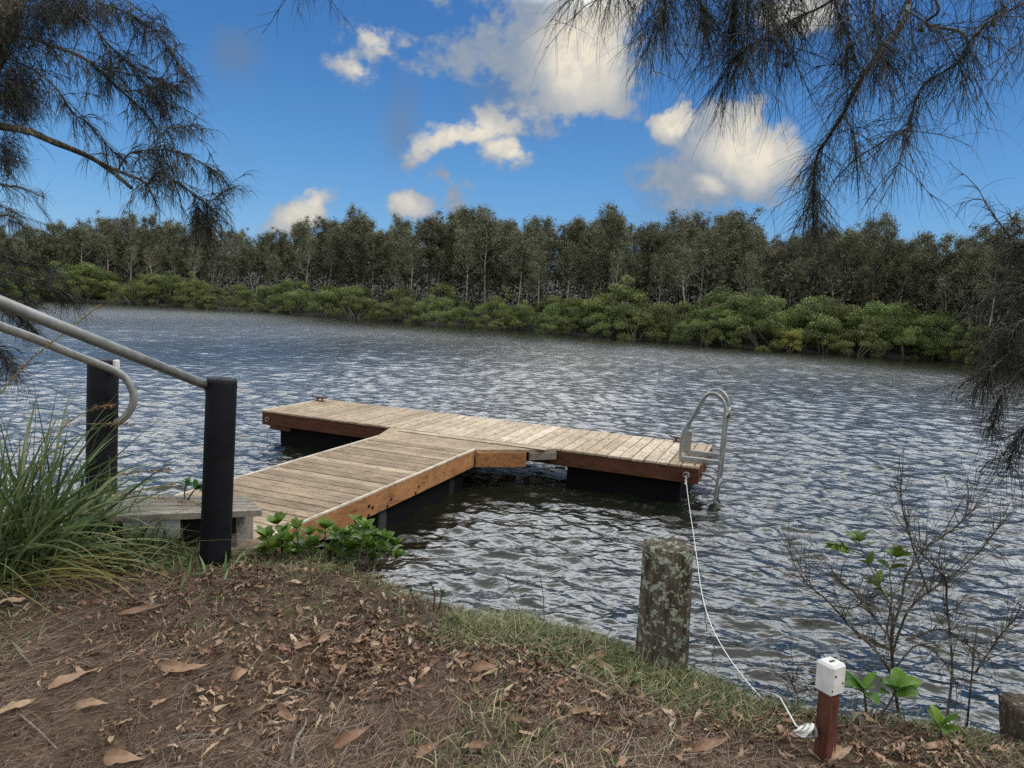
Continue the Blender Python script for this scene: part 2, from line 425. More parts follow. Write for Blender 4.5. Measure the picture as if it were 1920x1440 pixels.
def scatter(n, x0, x1, y0, y1, dens=None):
    """random ground points visible-side, dens(x,y,sd)->prob"""
    out = []; got = 0
    while got < n:
        x = rng.uniform(x0, x1, n*2); y = rng.uniform(y0, y1, n*2); s = edge_sd(x, y)
        p = dens(x, y, s) if dens else (s > 0).astype(float)
        k = rng.random(n*2) < p; P = np.stack([x[k], y[k]], -1); out.append(P); got += len(P)
    P = np.concatenate(out)[:n]; return np.column_stack([P, gz(P[:, 0], P[:, 1])])

needle_dead = leafy('dead_needle', [(0, (.040, .026, .018)), (.4, (.135, .096, .064)), (.75, (.32, .25, .17)), (1, (.60, .52, .39))], .7, 0)
def litter():
    N = 90000
    def d(x, y, s):
        vis = (np.abs(x) < .80*y+.9)*np.clip(1.0+1.1*fbm(x*1.9+5, y*1.9, 81), .12, 1)
        return (s > -.03)*vis*(1/np.maximum(y, 1.4)**1.3)*1.6
    P = scatter(N, -4.5, 3.4, .5, 5.2, d)
    flow = .55+.8*np.sin(P[:, 0]*1.3+P[:, 1]*.9)+rng.normal(size=N)*.75
    D = np.stack([np.cos(flow), np.sin(flow), rng.normal(size=N)*.10+.05], -1)
    P[:, 2] += rng.uniform(.001, .012, N)
    o = ribbon_obj('needle_litter', needle_dead, None, P, D, rng.uniform(.03, .15, N), rng.uniform(.0012, .0026, N), rng.uniform(0, .25, N), 3, .12, tn=np.clip(.5+.28*fbm(P[:, 0]*2.2, P[:, 1]*2.2, 71)+.5*(rng.random(N)-.5), 0, 1))
    tag(o, 'brown fallen she-oak needles matted over the river bank', 'leaf litter', kind='stuff')
litter()

grass_m = leafy('bank_grass', [(0, (.038, .060, .020)), (.3, (.10, .140, .045)), (.55, (.22, .225, .10)), (1, (.42, .36, .23))], .6, .2)
def bank_grass():
    N = 78000
    patch = lambda x, y: fbm(x*1.7, y*1.7, 31)
    def d(x, y, s):
        g = np.exp(-((s-.06)/.28)**2)*np.clip(.55+patch(x, y)*1.3, .10, 1)
        g = np.where(s > .40, .10*np.clip(patch(x*1.3, y*1.3), 0, 1), g)
        return np.where(s > -.22, g, 0)*(np.abs(x) < .8*y+.5)
    P = scatter(N, -4.3, 3.0, 1.3, 5.2, d)
    D = np.stack([rng.normal(size=N)*.7, rng.normal(size=N)*.7, rng.uniform(.3, 1.1, N)], -1)
    o = ribbon_obj('grass', grass_m, None, P-[0, 0, .01], D, rng.uniform(.02, .085, N)*(.6+.9*rng.random(N))*(1+.5*np.clip(patch(P[:, 0], P[:, 1]), 0, 1)), rng.uniform(.003, .006, N), rng.uniform(.3, 2.6, N), 4, .10, np.array([1, .9, .7, .45, .1]))
    tag(o, 'short tufted green and straw grass along the bank edge', 'grass', kind='stuff')
bank_grass()

def ground_at(px, py):
    z = ZG
    for _ in range(6):
        p = atz(px, py, z); z = float(gz(np.array([p.x]), np.array([p.y]))[0])
    return atz(px, py, z)
# dead gum leaves
leaf_dead = NT('dead_leaf')
_t = leaf_dead; _tone = _t.attr('tone'); _n = _t.noise(_t.coords('Object'), 45, 4)
_c = _t.ramp(_tone, [(0, (.070, .038, .024)), (.35, (.185, .104, .064)), (.6, (.29, .19, .122)), (.85, (.36, .265, .175)), (1, (.50, .43, .32))])
_c = _t.mix(.6, _c, _t.ramp(_n, [(.3, (.55, .5, .48)), (.6, (1.05, 1, .95))]), 'MULTIPLY')
leaf_dead = _t.out(_c, .55, None, .35)
def gum_leaf(L, W, bend, curl, sweep):
    """long tapering leaf, local x along the midrib"""
    n = 9; P = []; Fs = []; tw_ = random.gauss(0, .9)
    for i in range(n+1):
        t = i/n; w = W*(1+random.gauss(0, .07))*math.sin(PI*min(t*.97+.03, 1)**.8)**.8*(1-.25*t)+.0008
        cz = random.gauss(0, .0022); x = (t-.5)*L; y0 = sweep*L*(t-.5)**2; z0 = bend*L*math.sin(PI*t)+.02*L*math.sin(7*t)
        for k, sgn in enumerate((-1, -.5, 0, .5, 1)):
            wv = random.gauss(0, .0018)
            P.append((x, y0+sgn*w/2*math.cos(curl*sgn), z0+abs(sgn)*w/2*curl+.003*math.sin(9*t+3*sgn+L*60)+cz+wv+tw_*sgn*w*(t-.5)))
    for i in range(n):
        for k in range(4):
            a = i*5+k; Fs.append((a, a+1, a+6, a+5))
    return P, Fs
def leaf_xform(P, x, y, z, yaw, tilt, rollx):
    M = Matrix.Rotation(yaw, 3, 'Z') @ Matrix.Rotation(tilt, 3, 'Y') @ Matrix.Rotation(rollx, 3, 'X')
    return [M @ Vector(p)+Vector((x, y, z)) for p in P]
def leaf_litter():
    mb = MB()
    def d(x, y, s):
        cl = np.clip(.25+fbm(x*1.6+3, y*1.6, 55)*.9+.6*np.exp(-((s-.45)/.3)**2), .05, 1)
        return (s > .02)*(np.abs(x) < .8*y+.4)*cl
    P = scatter(3300, -4, 2.8, 1.45, 4.6, d)
    P = [tuple(p) for p in P]
    for (cx, cy, sx, sy, n_) in ((900, 1290, 200, 40, 140), (1350, 1360, 160, 30, 90), (665, 1225, 75, 28, 130), (700, 1240, 40, 20, 50), (165, 1085, 80, 22, 60), (300, 1075, 60, 16, 35), (470, 1090, 90, 16, 45), (1000, 1250, 110, 22, 45), (745, 1180, 50, 30, 40), (1090, 1225, 60, 20, 30), (700, 1110, 40, 12, 25), (1780, 1415, 90, 12, 40), (1650, 1400, 60, 20, 20)):
        for _ in range(n_):
            q = ground_at(random.gauss(cx, sx), random.gauss(cy, sy))
            if q.y < 6 and edge_sd(np.array([q.x]), np.array([q.y]))[0] > .0: P.append((q.x, q.y, q.z+random.uniform(0, .015)))
    for x, y, z in P:
        L = random.choice((random.uniform(.015, .05), random.uniform(.03, .085))); Pn, Fs = gum_leaf(L, L*random.uniform(.16, .34), random.uniform(-.02, .14), random.uniform(-.1, 1.1), random.uniform(-.5, .5))
        mb.add(leaf_xform(Pn, x, y, z+random.uniform(.006, .02), random.uniform(0, 2*PI), random.gauss(0, .22), random.gauss(0, .35)), Fs, random.random()**1.2*.95)
    o = mb.build('leaf_litter', leaf_dead, None, True); tag(o, 'small dead brown gum leaves scattered thickly over the bank', 'leaf litter', kind='stuff')
leaf_litter()
def twig_litter():
    P = scatter(420, -4, 2.8, 1.4, 4.6, lambda x, y, s: (s > .02)*(np.abs(x) < .8*y+.4))
    mb = MB()
    for x, y, z in P:
        L = random.uniform(.04, .22); a = random.uniform(0, PI); d = Vector((math.cos(a), math.sin(a), 0)); c = Vector((x, y, z+.012)); r_ = random.uniform(.0012, .0034)
        q = [c+d*(t-.5)*L+Vector((random.gauss(0, .006), random.gauss(0, .006), random.uniform(-.004, .008))) for t in (0, .33, .66, 1)]
        mb.tube(q, [r_, r_*.9, r_*.8, r_*.5], 5, tone=random.random())
    o = mb.build('twig_litter', twig_m, None, True); tag(o, 'small broken twigs and bark bits strewn over the needles', 'twig litter', kind='stuff')
big_leaves = [ # px,py, length px, image angle deg (ccw), width ratio, tone, sweep, label
    (345, 1268, 110, -3, .16, .70, .9, 'long curved tan gum leaf lying like a shallow bowl on the needles'),
    (450, 1272, 52, 38, .34, .62, .1, 'pointed orange-tan leaf just right of the long curved leaf'),
    (668, 1390, 95, 22, .17, .42, .1, 'long straight red-brown leaf at the bottom of the picture'),
    (800, 1418, 60, 38, .28, .40, .1, 'broad brown leaf beside the bottom edge, right of the long straight one'),
    (140, 1285, 85, 24, .17, .60, .2, 'slim tan leaf with a pinkish tip, left of the curved leaf'),
    (30, 1338, 66, 20, .20, .85, .1, 'pale tan leaf at the left edge of the bare ground'),
    (265, 1155, 78, 2, .16, .55, .3, 'flat pinkish leaf lying level, left of centre'),
    (178, 1332, 62, 4, .2, .80, -.2, 'wavy straw-coloured leaf on the needle mat near the left edge'),
    (20, 1140, 50, 12, .3, .95, .1, 'pale curled leaf high on the left edge of the bank'),
    (305, 1080, 34, -58, .5, .80, 0, 'upright tan leaf standing below the black handrail post'),
    (1115, 1245, 70, 12, .2, .75, .2, 'pale brown leaf by the grass left of the lichen-covered post'),
    (1135, 1262, 62, -22, .24, .90, .1, 'straw-pale leaf left of the lichen-covered post'),
    (1330, 1408, 90, 6, .18, .50, .1, 'rusty orange leaf lying left of the white-capped peg'),
    (535, 1350, 56, -30, .3, .52, .1, 'crinkled pink-brown leaf low in the middle left'),
    (910, 1262, 60, 10, .3, .5, .2, 'curled brown leaf between grass tufts in the middle of the bank'),
    (975, 1362, 58, -20, .22, .48, .2, 'slim brown leaf low in the middle of the bank'),
    (1090, 1345, 62, 4, .22, .55, .1, 'tan leaf lying level in the lower middle of the bank'),
    (1575, 1424, 70, 22, .25, .75, .3, 'tan leaf leaning against the foot of the white-capped peg'),
    (1470, 1385, 50, -52, .22, .66, .1, 'thin tan leaf pointing at the foot of the white-capped peg'),
    (235, 1437, 70, 3, .3, .66, .2, 'tan leaf cut by the bottom edge, lower left'),
    (890, 1412, 56, 8, .28, .52, .3, 'brown leaf above the bottom edge near the middle'),
    (460, 1182, 42, -60, .22, .98, .8, 'hooked cream-coloured leaf curl on the needles'),
    (610, 1205, 66, 55, .22, .55, .3, 'pinkish leaf standing on the leaf pile by the grass'),
    (570, 1222, 58, 30, .26, .42, .2, 'red-brown leaf at the left of the leaf pile'),
]
def big_leaf(px, py, Lp, ang, wr, tone, sweep, lab):
    p = ground_at(px, py); dist = (p-CAM).length; L = Lp/F*dist*.86; tone = tone*.85
    e = R(ang); q = ground_at(px+30*math.cos(e), py-30*math.sin(e)); yaw = math.atan2(q.y-p.y, q.x-p.x)
    L *= max(1.0, .30/max(.2, math.hypot(math.cos(e), .45)) if False else 1.0)
    Pn, Fs = gum_leaf(L, L*wr*1.35, .07, .55, sweep*.6)
    mb = MB(); mb.add(leaf_xform(Pn, 0, 0, .012, yaw, random.gauss(0, .10), .42+random.gauss(0, .12)), Fs, tone)
    o = mb.build('fallen_leaf', leaf_dead, None, True); o.location = p+Vector((0, 0, .008))
    tag(o, lab, 'fallen leaf', 'larger fallen gum leaves on the bank')
for a in big_leaves: big_leaf(*a)

twig_m = NT('dead_twig'); _t = twig_m; _n = _t.noise(_t.coords('Object'), 60, 4)
twig_m = _t.out(_t.ramp(_n, [(.3, (.07, .055, .042)), (.6, (.20, .165, .13)), (.8, (.34, .30, .25))]), .8, _t.bump(_n, .5, .003), .2)
sticks = [([(545, 1440), (555, 1400), (570, 1370), (575, 1358)], .0055, 'pale forked dead stick standing out at the bottom left of centre'),
    ([(470, 1345), (520, 1322), (590, 1285)], .003, 'thin straight dead twig slanting up right across the needles'),
    ([(1060, 1262), (1110, 1285), (1160, 1305), (1230, 1330)], .0085, 'thick brown stick sloping down right in front of the lichen-covered post'),
    ([(612, 1322), (628, 1295), (640, 1262)], .003, 'short grey twig on the ground left of the grass patch'),
    ([(842, 1166), (862, 1160), (886, 1148)], .004, 'short dark stick poking out over the water from the grass'),
    ([(1105, 1390), (1125, 1350), (1108, 1300), (1122, 1270)], .0022, 'thin wiry pale stem bending over the lower bank'),
    ([(20, 1205), (38, 1235), (62, 1255)], .004, 'short curved grey twig near the left edge'),
    ([(300, 1243), (318, 1250), (340, 1262)], .006, 'stubby pale stick beside the long curved leaf'),
    ([(35, 1345), (70, 1380), (108, 1412)], .0035, 'straight brown twig in the lower left corner'),
    ([(1045, 1262), (1065, 1278), (1080, 1285)], .005, 'short pale broken stick beside the thick brown one')]
for pts, r_, lab in sticks:
    w = [ground_at(*p)+Vector((0, 0, .012+.012*(i % 2))) for i, p in enumerate(pts)]
    mb = MB(); sp_ = smooth_path(w, 5); c = w[len(w)//2]
    mb.tube([p-c for p in sp_], [r_*(1.1-.5*i/len(sp_)) for i in range(len(sp_))], 6, wob=.18)
    o = mb.build('fallen_stick', twig_m, None, True); o.location = c
    tag(o, lab, 'fallen stick', 'sticks lying on the bank')
twig_litter()

# ------------------------------------------------------------------ pontoon
A = -.3735
U = Vector((math.cos(A), math.sin(A), 0)); Vv = Vector((-math.sin(A), math.cos(A), 0))
ZD = .45
def uv(px, py, z=ZD):
    p = atz(px, py, z); return (p.dot(U), p.dot(Vv))
hfl = uv(480, 770); hfr = uv(1313, 872); hbl = uv(610, 748); hbr = uv(1290, 830); ggl = uv(707, 817.6); ggr = uv(889, 841.7)
gnr = uv(433, 1040); gnl = uv(437, 897); gus = uv(1043, 839); gus2 = uv(1000, 836.7); gusl = uv(690, 795)
print('UV', [tuple(round(c, 2) for c in q) for q in (hfl, hbl, hbr, hfr, ggl, ggr, gnr, gnl, gus, gus2, gusl)])
u0, u1 = (hfl[0]+hbl[0])/2, hfr[0]; v0 = (hfl[1]+hfr[1])/2; v1 = (hbl[1]+hbr[1])/2
ga, gb = (ggl[0]+gnl[0])/2, (ggr[0]+gnr[0])/2
gv1 = (ggl[1]+ggr[1])/2; gv0 = gnr[1]-.55
wood_u = wood('weathered_deck_boards', (1, 14, 14), (.12, .086, .058), (.31, .245, .178), (.56, .49, .39))
wood_v = wood('weathered_pontoon_boards', (14, 1, 14), (.15, .108, .072), (.36, .295, .22), (.72, .67, .59), stain=.42)
beam_o = wood('orange_timber_beam', (14, 1, 14), (.17, .075, .030), (.33, .165, .070), (.44, .25, .12), stain=.5)
beam_d = wood('red_brown_timber_beam', (1, 14, 14), (.045, .018, .010), (.105, .042, .022), (.17, .08, .045), stain=.5)
strip_m = wood('bleached_edge_strip', (14, 1, 14), (.36, .32, .26), (.50, .46, .39), (.62, .58, .51), stain=.3)
greyw = wood('grey_weathered_timber', (1, 10, 10), (.10, .095, .085), (.22, .21, .19), (.36, .35, .325), stain=.5)
def plain(name, c, rough=.6, metal=0, nscale=30, amt=.3, bump=.2, spec=.4):
    t = NT(name); n = t.noise(t.coords('Object'), nscale, 5, .6); n2 = t.noise(t.coords('Object'), nscale*.2, 3)
    lo = tuple(x*(1-amt) for x in c); hi = tuple(min(1, x*(1+amt)) for x in c)
    col = t.mix(.5, t.ramp(n, [(.3, lo), (.7, hi)]), t.ramp(n2, [(.3, lo), (.7, hi)]))
    return t.out(col, t.ramp(n, [(.3, (rough*.8,)*3), (.7, (min(1, rough*1.2),)*3)]), t.bump(n, bump, .003), spec, metal)
float_m = plain('black_float_plastic', (.004, .004, .005), .7, spec=.1)
galv = plain('galvanised_steel', (.24, .24, .22), .5, .5, 22, .35, .15)
alu = plain('dull_aluminium', (.27, .275, .265), .48, .6, 40, .35, .1)
rust = plain('rusty_iron', (.085, .035, .02), .8, .2, 60, .5, .6)
black_post = plain('black_recycled_plastic', (.007, .007, .009), .6, 0, 12, .5, .35, .14)
white_m = plain('white_plastic', (.52, .52, .49), .55, 0, 16, .30, .3)
grey_pl = plain('grey_plastic_panel', (.30, .315, .30), .6, 0, 14, .18, .1)
screw = plain('dark_bolt', (.03, .02, .018), .6, .4)
rope_m = plain('white_rope', (.62, .61, .58), .8, 0, 200, .25, .5)

pont = empty('floating_pontoon', (0, 0, 0), A, 'long floating timber head of the T-shaped jetty with weathered pale boards', 'pontoon')
# local coordinates are (u, v, z) since the empty sits at the origin turned by A
mb = MB(); x = u0; k = 0
while x < u1-.02:
    w = min(random.choice([.136, .14, .142]), u1-x)
    tn = random.uniform(.2, .75)
    f = (x-u0)/(u1-u0)
    tn = tn*.6+(.05 if f < .40 else .42)+(.10 if .25 < f < .40 else 0)
    if f > .93: tn -= .15
    M = Matrix.Rotation(random.gauss(0, .003), 3, 'Z') @ Matrix.Rotation(random.gauss(0, .006), 3, 'Y')
    mb.box((x+w/2, (v0+v1)/2+random.uniform(-.004, .004), ZD-.014+random.uniform(-.002, .002)), (w-.013, v1-v0+.03, .028), M, tn, .003)
    x += w; k += 1
mb.build('decking', wood_v, pont)
for (cx, cy, lx, ly, m) in (((u0+u1)/2, v0+.02, u1-u0, .045, beam_d), ((u0+u1)/2, v1-.02, u1-u0, .045, beam_d)):
    mb = MB(); mb.box((cx, cy, ZD-.03-.085), (lx, ly, .165), None, .4, .004); mb.build('fascia_beam', m, pont)
for cx in (u0+.022, u1-.022):
    mb = MB(); mb.box((cx, (v0+v1)/2, ZD-.03-.085), (.044, v1-v0-.09, .162), None, .4, .004); mb.build('end_beam', beam_d, pont)
mb = MB()
for kx in np.linspace(u0+.5, u1-.5, 9): mb.box((kx, (v0+v1)/2, ZD-.115), (.045, v1-v0-.095, .13), None, .3)
mb.build('joist', beam_d, pont)
mb = MB(); mb.box((u0+.02-.012, (v0+v1)/2, ZD-.02), (.02, v1-v0, .05), None, .8, .003); mb.build('edge_strip', strip_m, pont)
for (a, b) in ((u0+.20, u0+2.0), (gus[0]+.12, u1-.20)):
    mb = MB(); mb.box(((a+b)/2, (v0+v1)/2+.03, .0), (b-a, v1-v0-.16, .50), None, .5, .03)
    mb.build('float', float_m, pont)
# small timber block under the left end
mb = MB(); mb.box((u0+.30, v0+.05, ZD-.225), (.34, .09, .055), None, .3, .004); mb.build('bearer_block', beam_d, pont)
def cleat(cu, cv, rz):
    mb = MB(); c = Vector((cu, cv, ZD))
    d = Vector((math.cos(rz), math.sin(rz), 0))
    mb.box(c+Vector((0, 0, .008)), (.15, .06, .012), Matrix.Rotation(rz, 3, 'Z'), .5, .003)
    for s_ in (-.04, .04): mb.tube([c+d*s_+Vector((0, 0, .012)), c+d*s_+Vector((0, 0, .05))], .013, 8)
    mb.tube([c+d*s_+Vector((0, 0, z)) for s_, z in ((-.14, .072), (-.09, .058), (0, .053), (.09, .058), (.14, .072))], [.007, .012, .014, .012, .007], 8)
    mb.build('cleat', rust, pont)
c1 = uv(600, 752.5); c2 = uv(1270, 833)
cleat(c1[0], min(c1[1], v1-.06), 0.0); cleat(c2[0], v1-.07, 0.0)
# eye bolt on the front right corner
eb = uv(1287, 889, ZD-.09); EB = Vector((eb[0], v0-.04, ZD-.10))
mb = MB(); mb.tube([EB+Vector((0, .05, 0)), EB+Vector((0, .0, 0))], .007, 8)
mb.tube([EB+Vector((.030*math.cos(t), -.004, .030*math.sin(t)-.0)) for t in np.linspace(0, 2*PI, 17)], .0065, 6); mb.build('eye_bolt', alu, pont, True)
mb = MB()
for z in (0, ): mb.tube([Vector((u0+.10, v0-.015, ZD-.115))+Vector((.028*math.cos(t), -.004, .028*math.sin(t))) for t in np.linspace(0, 2*PI, 17)], .006, 6)
mb.build('ring', alu, pont, True)

# ladder on the right end : two loop rails joined by bars
lad = bpy.data.objects.new('ladder', None); COL.objects.link(lad); lad.parent = pont
# loops lie in planes of constant v, run in +u beyond the deck end
la = uv(1284, 853)                 # inboard foot on deck of the near rail
lv0 = v0+.17; lv1 = lv0+.40; lu0 = u1-.23; lu1 = u1+.20
for vv in (lv0, lv1):
    prof = [(lu0, ZD+.02), (lu0+.005, ZD+.30), (lu0+.12, ZD+.56), (lu0+.175, ZD+.69), (lu0+.225, ZD+.765), (lu0+.29, ZD+.79), (lu0+.36, ZD+.765), (lu1-.01, ZD+.69), (lu1+.005, ZD+.58), (lu1, ZD+.3), (lu1-.005, ZD-.1), (lu1-.03, ZD-.5), (lu1-.06, ZD-1.1)]
    mb = MB(); mb.tube(smooth_path([Vector((u_, vv, z_)) for u_, z_ in prof], 5), .0165, 10); mb.build('rail', alu, lad, True)
    mb = MB(); mb.box(((lu0+lu1)/2, vv, ZD+.035), (lu1-lu0+.01, .045, .05), None, .5, .004); mb.build('foot_bar', alu, lad)
    mb = MB(); mb.tube(smooth_path([Vector((u1, vv, ZD-.11)), Vector((u1+.1, vv, ZD-.12)), Vector((lu1-.02, vv, ZD-.18)), Vector((lu1-.01, vv, ZD-.30))], 4), .014, 8); mb.build('brace', alu, lad, True)
mb = MB(); mb.box((lu0+.01, lv1-.01, ZD+.15), (.10, .02, .26), None, .5, .004); mb.build('hinge_plate', galv, lad)
mb = MB(); mb.tube([Vector((lu1+.005, lv1, ZD+.48)), Vector((lu1+.005, lv1, ZD+.60))], .030, 12); mb.tube([Vector((lu1+.005, lv0-.02, ZD+.54)), Vector((lu1+.005, lv1+.03, ZD+.54))], .012, 8)
mb.build('pivot_clamp', galv, lad, True)
for z_ in (-.18, -.45, -.75):
    mb = MB(); mb.box((lu1-.03+z_*.03, (lv0+lv1)/2, ZD+z_-.05), (.08, lv1-lv0, .03), None, .5, .004); mb.build('rung', alu, lad)
# drooping remains under the joint
gang = empty('timber_gangway', (0, 0, 0), A, 'weathered timber walkway running from the bank out to the floating pontoon', 'gangway')
mb = MB(); y = gv0
while y < gv1-.02:
    w = min(random.choice([.136, .14, .142]), gv1-y)
    if gv1-y-w < .05: w = gv1-y
    M = Matrix.Rotation(random.gauss(0, .003), 3, 'Z') @ Matrix.Rotation(random.gauss(0, .006), 3, 'X')
    mb.box(((ga+gb)/2, y+w/2, ZD-.014+random.uniform(-.002, .002)), (gb-ga-.07, w-.014, .028), M, random.uniform(.15, .75), .003)
    y += w
mb.build('decking', wood_u, gang)
for gx in (ga+.010, gb-.010):
    mb = MB(); mb.box((gx, (gv0+gv1)/2, ZD-.003), (.024, gv1-gv0, .02), None, .7, .003); mb.build('edge_strip', strip_m, gang)
for gx in (ga+.023, gb-.023):
    mb = MB(); mb.box((gx, (gv0+gv1)/2, ZD-.015-.095), (.045, gv1-gv0, .185), None, .5, .004); mb.build('side_beam', beam_o, gang)
mb = MB()
for fv in (gv0+1.05, gv0+1.55, gv0+2.15, gv0+2.45, gv0+2.95):
    for dz, dv in ((-.07, 0), (-.15, .0), (-.10, .06)):
        if random.random() < .75:
            mb = MB(); mb.tube([(gb-.004, fv+dv, ZD-.03+dz), (gb+.008, fv+dv, ZD-.03+dz)], .013, 8); mb.build('bolt', screw, gang)
mb = MB(); mb.prism([(gb+.01, gv1-.002), (gus2[0], v0-.28), (gus[0]+.02, v0-.035), (ga-.16, v0-.035), (ga-.004, gv1-.002)][::1], ZD-.028, ZD-.001, .55)
mb.build('landing_board', wood_u, gang)
mb = MB(); mb.box(((ga+gus[0])/2, v0-.16, ZD+.006), (gus[0]-ga-.1, .10, .008), None, .85, .002); mb.build('hinge_strip', wood_u, gang)
# gusset fascias
def plank_between(mb, p, q, h, th, z, tone=.5):
    p = Vector((*p, 0)); q = Vector((*q, 0)); d = q-p; c = (p+q)/2; mb.box((c.x, c.y, z), (d.length, th, h), Matrix.Rotation(math.atan2(d.y, d.x), 3, 'Z'), tone, .004)
mb = MB(); plank_between(mb, (gb+.01, gv1-.01), (gus2[0], v0-.29), .17, .045, ZD-.115, .4); mb.build('gusset_beam', beam_o, gang)
mb = MB(); plank_between(mb, (gus2[0]+.03, v0-.27), (gus[0]+.03, v0-.05), .09, .03, ZD-.075, .4); mb.build('gusset_bracket', greyw, gang)
mb = MB(); plank_between(mb, (ga-.005, gv1-.01), (ga-.17, v0-.05), .17, .045, ZD-.115, .4); mb.build('gusset_beam', greyw, gang)
pile_m = plain('dark_pile', (.008, .008, .007), .7, spec=.15)
for (fu, fv) in ((ga+.22, gv1-.35), (gb-.20, gv1-.30), (ga+.22, gv0+1.9), (gb-.20, gv0+1.9)):
    mb = MB(); mb.tube([(fu, fv, -.9), (fu, fv, -.3), (fu, fv, ZD-.06)], .095, 14); mb.build('pile', pile_m, gang, True)
for fv in (gv0+1.7, gv0+2.0, gv0+2.75, gv1-.15):
    mb = MB(); mb.box(((ga+gb)/2, fv, ZD-.15), (gb-ga-.10, .10, .14), None, .3, .004); mb.build('cross_beam', pile_m, gang)
for fv, z_ in ((gv0+1.82, .12), (gv0+2.1, .06), (gv0+2.5, .14)):
    mb = MB(); mb.box((gb-.13, fv, z_), (.12, .13, .42), None, .4, .01); mb.build('fender_block', plain('algae_grey_block', (.035, .038, .038), .8, spec=.1), gang)
mb = MB(); mb.box(((ga+gb)/2, (gv1+gv0+2.4)/2+.1, .05), (gb-ga-.25, gv1-gv0-2.6, .34), None, .4, .03); mb.build('float', float_m, gang)

# ------------------------------------------------------------------ landing step on the bank
fr_ = atz(491, 957, .88); fl_ = atz(200, 968, .88); br_ = atz(464, 930, .88); bl_ = atz(185, 926, .88)
root = (fr_+fl_+br_+bl_)/4; root.z = .5
land = empty('boarding_step', root, 0, 'low grey timber boarding step between the two black handrail posts', 'step')
def lp(s_, t_, z=None):      # s along the front, t to the back
    p = (fl_*(1-s_)+fr_*s_)*(1-t_)+(bl_*(1-s_)+br_*s_)*t_; q = p-root
    if z is not None: q.z = z-root.z
    return q
mb = MB()
nb = 5
for i in range(nb):
    t0, t1 = i/nb+.004, (i+1)/nb-.02
    jj = random.uniform(-.01, .012)
    top = [lp(0, t0), lp(1+jj, t0), lp(1+jj, t1), lp(0, t1)]; bot = [p-Vector((0, 0, .035)) for p in top]
    mb.add(bot+top, [(3, 2, 1, 0), (4, 5, 6, 7), (0, 1, 5, 4), (1, 2, 6, 5), (2, 3, 7, 6), (3, 0, 4, 7)], random.uniform(.25, .8))
mb.build('tread', greyw, land)
def panel(s0, s1, t, z0, z1, th=.03):
    a, b = lp(s0, t, z0), lp(s1, t, z0); mb = MB(); d = (b-a); n = Vector((-d.y, d.x, 0)).normalized()*th
    P = [a, b, b+n, a+n]; mb.add(P+[p+Vector((0, 0, z1-z0)) for p in P], [(3, 2, 1, 0), (4, 5, 6, 7), (0, 1, 5, 4), (1, 2, 6, 5), (2, 3, 7, 6), (3, 0, 4, 7)], .5); return mb
panel(.10, .46, .03, .735, .842).build('side_panel', grey_pl, land)
panel(.52, .84, .10, .74, .842, .04).build('riser', pile_m, land)
panel(.0, .98, .9, .45, .842, .04).build('bearer', greyw, land)
mb = MB()
for s_ in (.06, .9):
    mb = MB(); mb.box(lp(s_, .5, .58), (.07, .25, .52), None, .4, .004); mb.build('leg', greyw, land)
mb = panel(.70, 1.02, -.02, .63, .66, .16); mb.build('lower_tread', wood_u, land)

# ------------------------------------------------------------------ handrails
def post(name, base, top, r0, r1, mat, parent, n=24, rim=True):
    mb = MB(); b, t_ = Vector(base), Vector(top)
    P = [b-Vector((0, 0, .5)), b, b.lerp(t_, .3), b.lerp(t_, .6), b.lerp(t_, .985), t_]
    mb.tube(P, [r0, r0, r0*.7+r1*.3, (r0+r1)/2, r1, r1*.955], n)
    return mb.build(name, mat, parent, True)
pb = at(404, 1034, 3.66); pt = at(416, 710, pb.y-.02)
hr1 = empty('handrail', pb, 0, 'nearer handrail, straight grey pipe ending in the side of a black post', 'handrail')
r1_ = .5*57/F*pb.y
post('post', (0, 0, 0), pt-pb, r1_, r1_*.97, black_post, hr1)
e = at(396, 726, pb.y-.03); s0 = at(0, 566, 2.72); d = (s0-e); far_ = e+d*1.75
mb = MB(); mb.tube([e-pb, s0-pb, far_-pb], .0245, 14); mb.build('rail', galv, hr1, True)
bz = float(gz(np.array([far_.x]), np.array([far_.y]))[0])
post('post', Vector((far_.x, far_.y, bz))-pb, far_-pb+Vector((0, 0, .05)), r1_, r1_, black_post, hr1)
mb = MB(); mb.tube([e-pb+d.normalized()*.012, e-pb+d.normalized()*.004], .04, 14); mb.build('flange', galv, hr1, True)

PY = 4.72
pb2 = at(189, 985, PY); pt2 = at(193.5, 674, PY); 
hr2 = empty('handrail', pb2, 0, 'farther handrail, grey pipe bending back in a hook at a black post', 'handrail')
r2_ = .5*54/F*PY
post('post', (0, 0, 0), pt2-pb2, r2_, r2_*.98, black_post, hr2)
px_ = [(0, 612, 3.55), (67, 636, 3.85), (130, 662, 4.15), (175, 679, 4.40), (205, 691, 4.53), (227, 702, 4.60), (243, 720, 4.63), (251, 745, 4.64), (245, 768, 4.64), (230, 786, 4.64), (218, 792, 4.66)]
W_ = [at(*q)-pb2 for q in px_]; W_ = [W_[0]+(W_[0]-W_[1])*2.4]+W_
mb = MB(); mb.tube(smooth_path(W_, 6), .0245, 14); mb.build('rail', galv, hr2, True)
mb = MB(); q = at(212, 690, PY-.10)-pb2; mb.box(q+Vector((0, .04, .02)), (.022, .05, .06), None, .5, .004); mb.build('bracket', white_m, hr2)
q = W_[0]+pb2; bz = float(gz(np.array([q.x]), np.array([q.y]))[0]); post('post', Vector((q.x, q.y, bz))-pb2, W_[0]+Vector((0, 0, .05)), r1_, r1_, black_post, hr2)

